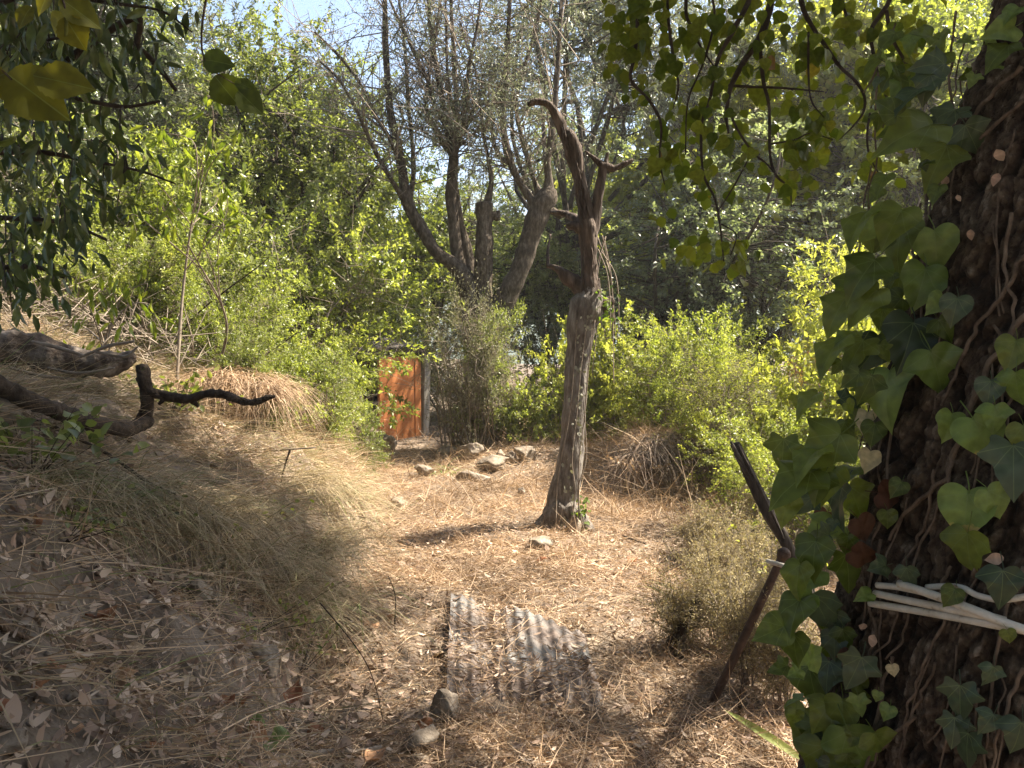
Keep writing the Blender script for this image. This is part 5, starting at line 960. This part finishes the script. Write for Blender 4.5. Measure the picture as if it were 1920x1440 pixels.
# ---------------------------------------------------------------- old fence bits at the right
M['rusty'] = surf('rusty_iron', [(.3, (.035, .022, .016)), (.6, (.085, .055, .04)), (.85, (.16, .11, .08))], 16, rough=.7, bump=.4, bscale=90)
M['char'] = surf('charred_wood', [(.35, (.025, .021, .018)), (.55, (.075, .062, .052)), (.7, (.19, .165, .14)), (.85, (.36, .33, .29))], 17, (1, 1, .12), bump=1, bscale=40)
pb = G(1332, 1326); dp = pb[1]; pt = P(1466, 1046, dp - .1)
pole = thing('rusty_pole', 'rusty brown metal pole leaning right with a knob on its end', 'pole', pb)
V, F = tube([pb - (pt - pb) * .06, (pb + pt) / 2 + (.004, 0, .004), pt], [.018, .0175, .017], 14, 24, .03, 20, 1); ob('shaft', MB().add(V, F).mesh('shaft', M['rusty'], True, pb), pole)
dk = unit(pt - pb); V, F = tube([pt - dk * .012, pt + dk * .004, pt + dk * .02, pt + dk * .036, pt + dk * .044], [.015, .025, .028, .023, .008], 14, 14, 0); ob('knob', MB().add(V, F).mesh('knob', M['rusty'], True, pb), pole)
sb = P(1640, 1338, dp - .12); sb[2] = Hs(sb[0], sb[1]) - .03; s1 = P(1476, 1024, dp + .02); s2 = P(1378, 832, dp + .04)
stake = thing('wooden_stake', 'charred splintered wooden stake leaning left behind the ivy', 'stake', sb)
V, F = tube([sb, (sb + s1) / 2, s1, (s1 + s2) / 2 + (-.008, 0, 0), s2], np.array([12, 12, 11.5, 12, 10]) / FPX * dp, 14, 60, .22, 14, 3); V = np.array(V); ob('shaft', MB().add(V, F).mesh('shaft', M['char'], False, sb), stake)
for k, (a, b_, w) in enumerate([((1370, 828), (1412, 905), 4), ((1384, 834), (1440, 950), 3.5), ((1420, 905), (1470, 1010), 3.5), ((1376, 850), (1400, 892), 3)]):
    mb = MB(); px_tube(mb, [(*a, w * .6), ((a[0] + b_[0]) / 2, (a[1] + b_[1]) / 2, w), (*b_, w * .4)], dp - .035, 5, .3, k, freq=30); ob('splinter', mb.mesh('splinter', M['char'], False, sb), stake)
q = P(1438, 1052, dp - .14); q2 = P(1530, 1078, dp - .3); V, F = tube([q, q2], [.0095, .0095], 10, 8, .02, 20, 1); o = ob('white_rod', MB().add(V, F).mesh('white_rod', M['white'], True, q), None, q); tag(o, 'thin white rod end poking out of the ivy across the rusty pole', 'rod')
V, F = tube([P(1254, 1212, 3.75), P(1285, 1165, 3.8), P(1310, 1120, 3.85)], [.026, .024, .02], 10, 12, .2, 12, 5); o = ob('dark_post', MB().add(V, F).mesh('dark_post', M['dark_twig'], True, P(1254, 1212, 3.75)), None, P(1254, 1212, 3.75)); tag(o, 'short dark stump of wood leaning inside the feathery dry plants', 'stump')

# ================================================================ CLUMPS AND HERBS
def blade_clump(name, label, cat, base, n, L, w, out, mat, group=None, seg=5, spread=.1, up=1., bend=.8, seed=1, dirn=None, extra=None):
    r = np.random.default_rng(seed); t = tag(ob(name, None) if False else bpy.data.objects.new(name, None), label, cat, group); C.objects.link(t); t.location = base
    a = r.uniform(0, 2 * math.pi, n); h = np.stack([np.cos(a), np.sin(a), 0 * a], -1)
    if dirn is not None: h = unit(h * .95 + np.array(dirn))
    pos = np.stack([r.normal(0, spread, n), r.normal(0, spread, n), 0 * a - .02], -1)
    if extra is not None: pos = extra(r, n)
    dr = h * out * r.uniform(.3, 1.2, (n, 1)) + np.array((0, 0, up)); bd = h * .4 + np.array((0, 0, -bend)) * r.uniform(.6, 1.3, (n, 1))
    side = unit(np.cross(dr, h + r.normal(0, .4, (n, 3)))); V, F, rn = blades(pos, dr, bd, L * r.uniform(.5, 1.2, n), w * r.uniform(.7, 1.2, n), seg, r, np.cross(unit(dr), unit(h)) if w > .012 else side)
    o = ob('blades', me('blades', V, F, M[mat], {'rnd': rn}), t); o['kind'] = 'stuff'; return t
M['iris'] = leafmat('iris_leaves', [(0, (.10, .13, .045)), (.5, (.20, .235, .09)), (.8, (.30, .33, .15)), (1, (.42, .34, .20))], .35, (1.3, 1.4, .6), .45, .4)
M['dryiris'] = leafmat('dry_iris', [(0, (.08, .055, .04)), (.5, (.19, .135, .10)), (.85, (.34, .26, .195)), (1, (.45, .36, .28))], .2, (1.1, 1, .8), .6, .25)
IG = 'strap-leaved clumps'
for k, (px, py, s, lab) in enumerate([(826, 880, 1, 'green iris clump in front of the stone heap'), (505, 1, 0, '')]):
    if s: blade_clump('iris', lab, 'plant', G(px, py + 8), 34, .34, .026, .75, 'iris', IG, seed=k)
blade_clump('iris', 'few green strap leaves in straw beside the pale half-buried stone', 'plant', G(722, 965), 9, .25, .018, .7, 'iris', IG, seed=5)
blade_clump('iris', 'pale strap leaves under the feathery dry plants', 'plant', G(1300, 1150), 14, .4, .02, .8, 'iris', IG, seed=6)
mc = G(1235, 915); y0 = mc[1]
def mound_pos(r, n):
    x = r.uniform(-.65, .75, n); X = 1.72 + x; Y = 7.80 + .10 * np.sin(X * 4) + r.normal(0, .05, n); return np.stack([X - mc[0], Y - mc[1], H(X, Y) - mc[2] + r.uniform(0, .06, n)], -1)
blade_clump('dry_iris', 'brown dead iris leaves hanging like a fringe over the shaded mound face', 'plant', mc, 420, .34, .017, .9, 'dryiris', IG, seed=7, up=.35, bend=1.25, dirn=(0, -1.3, 0), extra=mound_pos)
hp = G(425, 770)
def hump(r, n): x = r.uniform(-.42, .38, n); y = r.normal(.1, .14, n); return np.stack([x, y, .16 * np.exp(-(x / .35) ** 2) + r.uniform(0, .1, n)], -1)
blade_clump('grass_tussock', 'dry tawny grass hump hanging over behind the dead branch tip', 'grass', hp, 2600, .36, .005, 1., 'straw', 'grass tussocks', seed=8, up=.7, bend=1.3, dirn=(.35, -.8, 0), extra=hump)
tuft = [(60, 905, 'shaggy grass tuft under the tall pale boulder'), (180, 940, 'shaggy shaded grass tuft left of the small shade plant'), (300, 960, 'shaggy shaded grass tuft below the dark fallen stick end'), (400, 960, 'shaggy grass tuft right of the dark fallen stick'), (420, 1040, 'long drooping grass tuft over the rounded pale stone'), (500, 1100, 'long drooping grass tuft above the big dark stone'), (575, 1130, 'dark drooping grass tuft at the bank foot by the bowed twig'), (600, 1010, 'drooping grass tuft at the bank edge beside the grey stone'), (560, 905, 'pale dry grass tuft on the bank edge below the hanging stick'), (470, 960, 'long shaded grass tuft in the middle of the bank'), (350, 985, 'shaded grass tuft above the rounded pale stone'), (545, 1040, 'dark green grass tuft where bank meets path'), (610, 930, 'sunlit dry grass tuft nearest the straw path'), (130, 960, 'grass tuft hanging over the crumbling chalky soil'), (250, 930, 'grass tuft under the dark fallen stick')]
for k, (px, py, lab) in enumerate(tuft): blade_clump('grass_tussock', lab, 'grass', G(px, py), 420, .46, .0042, .9, 'bankgrass', 'grass tussocks', seed=20 + k, up=.75, bend=1.0, dirn=(.75, -.5, 0), spread=.13)
for k, (px, py) in enumerate([(905, 985), (850, 1000), (1130, 985), (1180, 1010), (1010, 1000), (960, 1020), (1250, 985), (700, 1010), (760, 1000), (1320, 1060)]): blade_clump('grass_tussock', ['dry grass tuft in the path just left of the dead tree', 'dry grass tuft on the sunny path where the tree shadow ends', 'dry grass tuft close right of the dead tree foot', 'dry grass tuft by the straight dark stick', 'dry grass tuft in front of the dead tree foot', 'dry grass tuft inside the shadow of the dead tree', 'dry grass tuft under the dry mound', 'dry grass tuft at the bank foot by the half-buried stone', 'dry grass tuft on the path right of the half-buried stone', 'dry grass tuft where the feathery plants begin'][k], 'grass', G(px, py), 130, .17, .004, .9, 'straw', 'low tufts in the straw', seed=50 + k, up=.8, bend=.8, spread=.10)
# the long green strap leaf in the lower corner
M['strap'] = leafmat('strap_leaf', [(0, (.23, .27, .09)), (1, (.36, .40, .17))], .4, (1.3, 1.4, .6), .4, .4, True)
q0, q1 = G(1500, 1450), G(1368, 1372); lm = leaf_mesh('strap_leaf', STRAP, M['strap'], .05, .5, .01, 40); o = place(lm, 'strap_leaf', q0 + (0, 0, .05), q1 - q0 + (0, 0, .03), (0, -.6, 1), float(np.linalg.norm(q1 - q0)) * 1.1, None, np.zeros(3)); tag(o, 'long green strap leaf lying in the straw below the rusty pole', 'leaf')
# loose fallen leaves worth pointing at
M['fallen'] = leafmat('fallen_leaf', [(0, (.20, .085, .045)), (.4, (.36, .19, .10)), (.8, (.48, .32, .20)), (1, (.52, .42, .30))], .25, (1.2, 1, .7), .6, .25, True)
M['fallen_green'] = leafmat('fallen_green_leaf', [(0, (.22, .29, .12)), (1, (.33, .40, .2))], .3, (1.2, 1.3, .7), .5, .35, True)
FM = [leaf_mesh('fallen_leaf', OVATE, M['fallen'], .5, .45, .08, 41, .2), leaf_mesh('fallen_leaf', OVATE, M['fallen'], -.4, .6, .12, 42, .2), leaf_mesh('fallen_leaf', HEART, M['fallen'], .4, .5, .1, 43, .3)]
FLV = [(80, 1005, 30, 'brown'), (85, 1165, 28, 'tan'), (180, 1180, 40, 'tan'), (190, 1195, 34, 'yellowish'), (235, 1335, 46, 'curled tan'), (340, 1140, 26, 'orange brown'), (430, 1325, 34, 'bright tan'), (455, 1345, 30, 'orange'), (355, 1290, 24, 'orange brown'), (245, 1235, 26, 'red brown'), (140, 1405, 34, 'red brown'), (545, 1330, 40, 'pale'), (695, 1180, 30, 'orange'), (930, 1240, 24, 'orange'), (830, 1235, 24, 'orange brown'), (805, 1375, 24, 'red brown'), (690, 1440, 40, 'red brown'), (60, 1320, 30, 'tan'), (220, 1290, 32, 'pale'), (330, 1350, 30, 'tan'), (1060, 1300, 20, 'brown'), (1010, 1060, 22, 'orange'), (740, 1160, 22, 'orange'), (1180, 1060, 20, 'tan'), (20, 1345, 34, 'tan'), (470, 1390, 36, 'brown'), (600, 1375, 34, 'tan'), (300, 1420, 36, 'tan'), (395, 1400, 32, 'pale'), (100, 1270, 34, 'pale')]
FLL = {(80, 1005): 'brown dead leaf at the rim of the crumbling bank', (85, 1165): 'tan dead leaf just above the flat light stone', (180, 1180): 'broad tan leaf right of the flat light stone', (190, 1195): 'yellowish narrow leaf under the broad tan one', (235, 1335): 'curled tan leaf standing on edge in the litter', (340, 1140): 'orange brown leaf touching the rounded pale stone', (430, 1325): 'bright tan leaf in the sunny leaf patch', (455, 1345): 'orange leaf in the sunny leaf patch', (355, 1290): 'orange brown leaf above the sunny leaf patch', (245, 1235): 'red brown leaf on the bare soil above the sunk round stone', (140, 1405): 'red brown leaf near the big earthy corner stone', (545, 1330): 'pale leaf beside the pale angular stone', (695, 1180): 'orange leaf in straw left of the curved dark twig', (930, 1240): 'orange leaf lying on the corrugated sheet', (830, 1235): 'orange brown leaf at the left edge of the corrugated sheet', (805, 1375): 'red brown leaf between the wedge stone and the flat-topped stone', (690, 1440): 'red brown leaf at the edge beside the grey stick', (60, 1320): 'tan leaf in the shaded corner litter above the earthy stone', (220, 1290): 'pale leaf left of the sunk round stone', (330, 1350): 'tan leaf left of the sunny leaf patch', (1060, 1300): 'brown leaf near the lower right corner of the corrugated sheet', (1010, 1060): 'orange leaf on the straw path below the dead tree', (740, 1160): 'orange leaf at the foot of the curved dark twig', (1180, 1060): 'tan leaf on straw right of the dead tree', (20, 1345): 'tan leaf at the photo edge above the earthy stone', (470, 1390): 'brown leaf above the long dark green fallen leaf', (600, 1375): 'tan leaf right of the flat stone among leaves', (300, 1420): 'tan leaf midway along the bottom edge of the bank', (395, 1400): 'pale leaf left of the long dark green fallen leaf', (100, 1270): 'pale leaf below the flat light stone'}
FP = np.array([G(x, y) for x, y, l, c in FLV])
for (px, py, l, c), p in zip(FLV, FP):
    a = rg.uniform(0, 6.28); o = place(FM[int(rg.integers(0, 3))], 'fallen_leaf', p + (0, 0, .025), (math.cos(a), math.sin(a), rg.normal(0, .25)), np.array((0, -.5, 1)) + rg.normal(0, .35, 3), l / FPX * p[1] * 1.1, None, np.zeros(3)); tag(o, FLL[(px, py)], 'leaf', 'large dead leaves on the ground')
for px, py, l, lab, a0 in [(505, 1415, 50, 'pale green upturned leaf at the bottom edge', -.3), (478, 1400, 44, 'long dark green fallen leaf left of the pale upturned one', 1.8), (355, 1112, 20, 'small green leaf fallen beside the rounded pale stone', .5)]:
    p = G(px, py); o = place(FM[1], 'fallen_leaf', p + (0, 0, .03), (math.cos(a0), math.sin(a0), .1), (0, -.6, 1), l / FPX * p[1] * 1.2, None, np.zeros(3), M['fallen_green']); tag(o, lab, 'leaf')
# feathery dry plants round the pole
M['feather'] = leafmat('feathery_dry_leaf', [(0, (.20, .165, .09)), (.5, (.37, .31, .185)), (.9, (.50, .44, .28)), (1, (.28, .30, .09))], .35, (1.15, 1.1, .7), .6, .25)
def feather(px, py, h, w, seed, label):
    r = np.random.default_rng(seed); b = G(px, py); t = thing('feathery_plant', label, 'plant', b, 'feathery dry plants by the rusty pole'); mb = MB(); ml = MB(); ns = 16
    a = r.uniform(0, 6.28, ns); e = np.stack([np.cos(a) * w * r.uniform(.2, 1, ns), np.sin(a) * w * r.uniform(.2, 1, ns), h * r.uniform(.45, 1, ns)], -1); A = np.zeros((ns, 3)) + r.normal(0, .02, (ns, 3)) * (1, 1, 0) - (0, 0, .02); m1 = e * .5 + (0, 0, .12) * e[:, 2:3]
    V, F = sticks(A, m1, .0035, .003); mb.add(V, F); V, F = sticks(m1, e, .003, .0015); mb.add(V, F)
    nb = 320; i = r.integers(0, ns, nb); u = r.uniform(.25, 1, nb)[:, None]; o_ = np.where(u < .5, A[i] + (m1[i] - A[i]) * u * 2, m1[i] + (e[i] - m1[i]) * (u * 2 - 1)); dv = unit(r.normal(0, 1, (nb, 3)) + (0, 0, .15)); L_ = r.uniform(.08, .2, nb)[:, None]
    V, F = sticks(o_, o_ + dv * L_, .0013, .0008); mb.add(V, F)
    n = 7500; j = r.integers(0, nb, n); u = r.random((n, 1)); pos = o_[j] + dv[j] * L_[j] * u + r.normal(0, .008, (n, 3)); ls = r.uniform(.010, .024, n)
    V, F, rn = leaves(pos, dv[j] * .5 + r.normal(0, .8, (n, 3)), r.normal(0, 1, (n, 3)), ls, ls * .22, T2, r)
    ob('stems', mb.mesh('stems', M['twig'], False), t); o = ob('leaves', me('leaves', V, F, M['feather'], {'rnd': rn}), t); o['kind'] = 'stuff'
for k, (px, py, h, w, lab) in enumerate([(1400, 1290, .62, .24, 'feathery dry plant directly behind the rusty pole'), (1350, 1215, .55, .24, 'feathery dry plant left of the rusty pole above the dark stump'), (1330, 1130, .45, .25, 'feathery dry plant between straw path and charred stake'), (1440, 1250, .60, .2, 'feathery dry plant between rusty pole and ivy'), (1400, 1100, .5, .3, 'feathery dry plant behind the charred stake'), (1475, 1330, .5, .2, 'feathery dry plant against the ivy leaves at the foot of the trunk'), (1268, 1222, .36, .16, 'small feathery dry plant in front of the short dark stump'), (1310, 1050, .4, .3, 'feathery dry plant below the dry mound'), (1440, 1010, .6, .3, 'feathery dry plant seen above the knob of the rusty pole')]): feather(px, py, h, w, 100 + k, lab)
# small green leaf sprays on the bank and by the pole
def herb(px, py, h, n, leaf, mat, seed, label, w=.18, d=None):
    r = np.random.default_rng(seed); b = G(px, py); t = thing('herb', label, 'plant', b, 'small green plants near the ground'); e = np.stack([r.normal(0, w, n), r.normal(0, w, n), h * r.uniform(.3, 1, n)], -1)
    V, F = sticks(np.zeros((n, 3)) - (0, 0, .02), e, .003, .001); ob('stems', MB().add(V, F).mesh('stems', M['dark_twig'], False), t); k = 7; pos = (e[:, None] * (1 - r.random((n, k, 1)) * .5) + r.normal(0, .02, (n, k, 3))).reshape(-1, 3)
    V, F, rn = leaves(pos, r.normal(0, .7, pos.shape), r.normal(0, .5, pos.shape) + (0, 0, .7), leaf * r.uniform(.6, 1.2, len(pos)), leaf * .55, T4, r); ob('leaves', me('leaves', V, F, M[mat], {'rnd': rn}), t)['kind'] = 'stuff'
for k, a in enumerate([(560, 1265, .22, 14, .03, 'midgreen', 'small dark leafy plant on the big dark stone at the bank foot'), (480, 1180, .14, 12, .03, 'midgreen', 'grey green little plant right of the rounded pale stone'), (200, 990, .14, 12, .035, 'midgreen', 'small green plant in the shade under the dark branch'), (430, 1010, .2, 10, .035, 'bright', 'green plant in the shaded grass of the bank'), (1450, 1120, .42, 12, .04, 'yellowgreen', 'yellow leaf spray by the knob of the rusty pole'), (1400, 1030, .3, 12, .035, 'yellowgreen', 'yellow leaf spray left of the charred stake'), (120, 1010, .12, 10, .03, 'midgreen', 'little plant on the crumbling bank edge'), (320, 770, .22, 20, .06, 'bright', 'bright leafy plant under the arm of the dead branch'), (60, 900, .3, 16, .07, 'midgreen', 'leafy plant in front of the tall pale boulder'), (1210, 890, .2, 20, .04, 'dryfol', 'yellowed leafy plant on the crest of the mound')]): herb(*a[:6], 200 + k, a[6])

# ================================================================ GROUND COVER
rg = np.random.default_rng(99)
def field(n, pdf, x0, x1, y0, y1):
    X = np.zeros(0); Y = np.zeros(0)
    while len(X) < n:
        x = rg.uniform(x0, x1, n * 2); y = y0 + (y1 - y0) * rg.random(n * 2) ** 1.5; k = (rg.random(n * 2) < pdf(x, y)) & (np.abs(x) < .72 * y + .7); X = np.r_[X, x[k]]; Y = np.r_[Y, y[k]]
    return X[:n], Y[:n]
def on_ground(x, y):
    z = H(x, y); zs, uu, vv, ins = sheet_z(x, y); z = np.where(ins, np.maximum(z, zs), z)
    clear = ins & ((((uu > .03) & (uu < .25) & (vv < .26 + .1 * np.sin(uu * 40))) | ((uu > .46) & (uu < .94) & (vv < .58 - .3 * (uu > .78) + .1 * np.sin(uu * 31)))))
    return z, clear, ins
def slope_n(x, y): e = .03; return unit(np.stack([-(H(x + e, y) - H(x - e, y)) / (2 * e), -(H(x, y + e) - H(x, y - e)) / (2 * e), 1 + 0 * x], -1))
def litter(n, pdf, L0, L1, wr, tpl, mat, name, label, lift, tiltv, box, bright=None):
    x, y = field(n, pdf, *box); z, clear, ins = on_ground(x, y); k = ~clear | (rg.random(n) < .14); x, y, z = x[k], y[k], z[k]; n = len(x); N = slope_n(x, y)
    a = rg.uniform(0, 6.28, n); T = np.stack([np.cos(a), np.sin(a), 0 * a], -1); T = unit(T - N * (T * N).sum(1, keepdims=True)) + N * rg.normal(.08, tiltv, (n, 1))
    ls = rg.uniform(L0, L1, n); pos = np.stack([x, y, z], -1) + N * (lift * rg.random((n, 1)) + .004)
    V, F, rn = leaves(pos, T, N + rg.normal(0, .45, (n, 3)), ls, ls * wr * rg.uniform(.7, 1.3, n), tpl, rg)
    o = ob(name, me(name, V, F, M[mat], {'rnd': rn})); o['kind'] = 'stuff'; o['label'] = label; o['category'] = 'leaf litter'
path = lambda x, y: 1 / (1 + np.exp(-(x - XL(y) + .15) / .12))
litter(34000, lambda x, y: .22 + .55 * np.clip(path(x, y), 0, 1) * (y < 6.5) + .75 * (y < 3.6), 0.022, .055, .13, TC, 'litter', 'leaf_litter', 'carpet of small curled dry leaves on the path and soil', .03, .22, (-4.2, 4.2, .9, 9.5))
litter(2200, lambda x, y: np.clip(.15 + (x < XL(y) + .3) * (y < 3.8) * 1., 0, 1), 0.035, .065, .45, TC, 'litter', 'broad_litter', 'broad dry leaves scattered on the bare soil of the bank', .03, .25, (-3.2, 2.2, .9, 6))
def strawpdf(x, y):
    w = path(x, y); q = np.stack([x * 1.4, y * 1.4, 0 * x], -1); return np.clip(w * (.45 + 1.0 * (fbm(q, 61, 2) - .3)) * np.where((y > 4.6), 1.2, .9) + .3 * w * (y < 3) + .25 * (1 - w) * (y > 4.2), 0, 1)
def strawfield(n, pdf, L0, L1, w, mat, name, label, box, up, bend, seg=3, down=0., lift=.03):
    x, y = field(n, pdf, *box); z, clear, ins = on_ground(x, y); k = ~clear | (rg.random(n) < .06); x, y, z = x[k], y[k], z[k]; n = len(x); N = slope_n(x, y); a = rg.uniform(0, 6.28, n)
    T = np.stack([np.cos(a), np.sin(a), 0 * a], -1); dh = N * (1, 1, 0); T = T + dh * down; T = unit(T) * 1. + N * np.abs(rg.normal(up, up * .6, (n, 1)))
    bd = rg.normal(0, .5, (n, 3)) + np.array((0, 0, -bend)) + dh * down * .5; pos = np.stack([x, y, z], -1) + N * lift * rg.random((n, 1))
    V, F, rn = blades(pos, T, bd, rg.uniform(L0, L1, n), w * rg.uniform(.6, 1.3, n), seg, rg)
    o = ob(name, me(name, V, F, M[mat], {'rnd': rn})); o['kind'] = 'stuff'; o['label'] = label; o['category'] = 'grass'
strawfield(104000, strawpdf, .06, .24, .0034, 'straw', 'straw', 'flattened dry straw covering the path', (-4, 4.2, 1.2, 10.5), .22, .22, 2)
bankpdf = lambda x, y: np.clip((1 - path(x - .1, y)) * np.clip(.08 + 1.1 * np.clip((XL(y) - x - .85 * (y < 4.4)) * 1.4, 0, 1) * np.clip((y - 2.9) / .8, .10, 1), 0, 1), 0, 1)
strawfield(34000, bankpdf, .10, .30, .0036, 'bankgrass', 'bank_grass', 'long dry grass drooping down the bank', (-6.5, .2, 1.6, 9.5), .45, .5, 3, .8)
strawfield(15000, lambda x, y: np.clip((1 - path(x - .1, y)) * (fbm(np.stack([x * 2, y * 2, 0 * x], -1), 71, 2) > .5) * np.where(y < 3.4, .35, 1), 0, 1), .10, .3, .004, 'straw', 'fallen_straw', 'loose fallen straws lying on the bank', (-6, .3, 1.2, 9), .15, .25, 3, .8)
strawfield(16000, lambda x, y: np.clip((y > 6.5) * (.3 + (x > .8)), 0, 1), .2, .5, .006, 'straw', 'dry_grass', 'standing dry grass at the back of the clearing', (-5, 8, 6.3, 15), 1.3, .6, 2)
x, y = field(1100, lambda x, y: .3 + .7 * (x < XL(y)) * (y < 4), -3.5, 2.5, .9, 6); z, cl_, ins = on_ground(x, y); k = ~ins; x, y, z = x[k], y[k], z[k]; n = len(x); s = rg.uniform(.004, .016, n)
ico = np.array([(0, 0, 1), (.9, 0, .2), (.2, .9, .1), (-.8, .4, .25), (-.6, -.7, .15), (.4, -.85, .2), (0, 0, -.6)]); fi = np.array([(0, 1, 2), (0, 2, 3), (0, 3, 4), (0, 4, 5), (0, 5, 1), (6, 2, 1), (6, 3, 2), (6, 4, 3), (6, 5, 4), (6, 1, 5)])
an = rg.uniform(0, 6.28, n); ca, sa = np.cos(an)[:, None], np.sin(an)[:, None]; I = np.repeat(ico[None], n, 0) * (1 + rg.uniform(-.25, .25, (n, 7, 1))); V = np.stack([I[..., 0] * ca - I[..., 1] * sa, I[..., 0] * sa + I[..., 1] * ca, I[..., 2]], -1) * s[:, None, None] + np.stack([x, y, z + .003], -1)[:, None]
o = ob('pebbles', me('pebbles', V.reshape(-1, 3), (np.arange(n)[:, None, None] * 7 + fi).reshape(-1, 3), M['stone'])); o['kind'] = 'stuff'
# dry twig thicket on the bank under the shrubs
n = 1500; y = rg.uniform(5.4, 8.4, n); x = XL(y) - rg.uniform(1.3, 4.2, n); z = H(x, y); A = np.stack([x, y, z + rg.uniform(0, .35, n)], -1); B = A + rg.normal(0, .22, (n, 3)) * (1, 1, .7) + (0, 0, .10); V, F = sticks(A, B, rg.uniform(.002, .006, n)); o = ob('twig_thicket', MB().add(V, F).mesh('twig_thicket', M['twig'], False)); o['kind'] = 'stuff'; o['label'] = 'tangle of thin dry twigs under the bank shrubs'; o['category'] = 'twigs'

# ---------------------------------------------------------------- thin haze volume added to lift the dark tones, like veiling glare
hm, ht, HN, HL = newmat('haze'); ho = HN.new('ShaderNodeOutputMaterial'); pv = HN.new('ShaderNodeVolumePrincipled'); pv.inputs['Density'].default_value = .0016; pv.inputs['Color'].default_value = (.95, .93, .88, 1); pv.inputs['Anisotropy'].default_value = .3
HL.new(pv.outputs[0], ho.inputs['Volume'])
hz = ob('haze', box_mesh('haze', 960, 960, 36, hm, 0), None, (0, 0, -14)); hz['kind'] = 'stuff'; hz['label'] = 'thin haze added to lift the dark background'; hz.visible_shadow = True
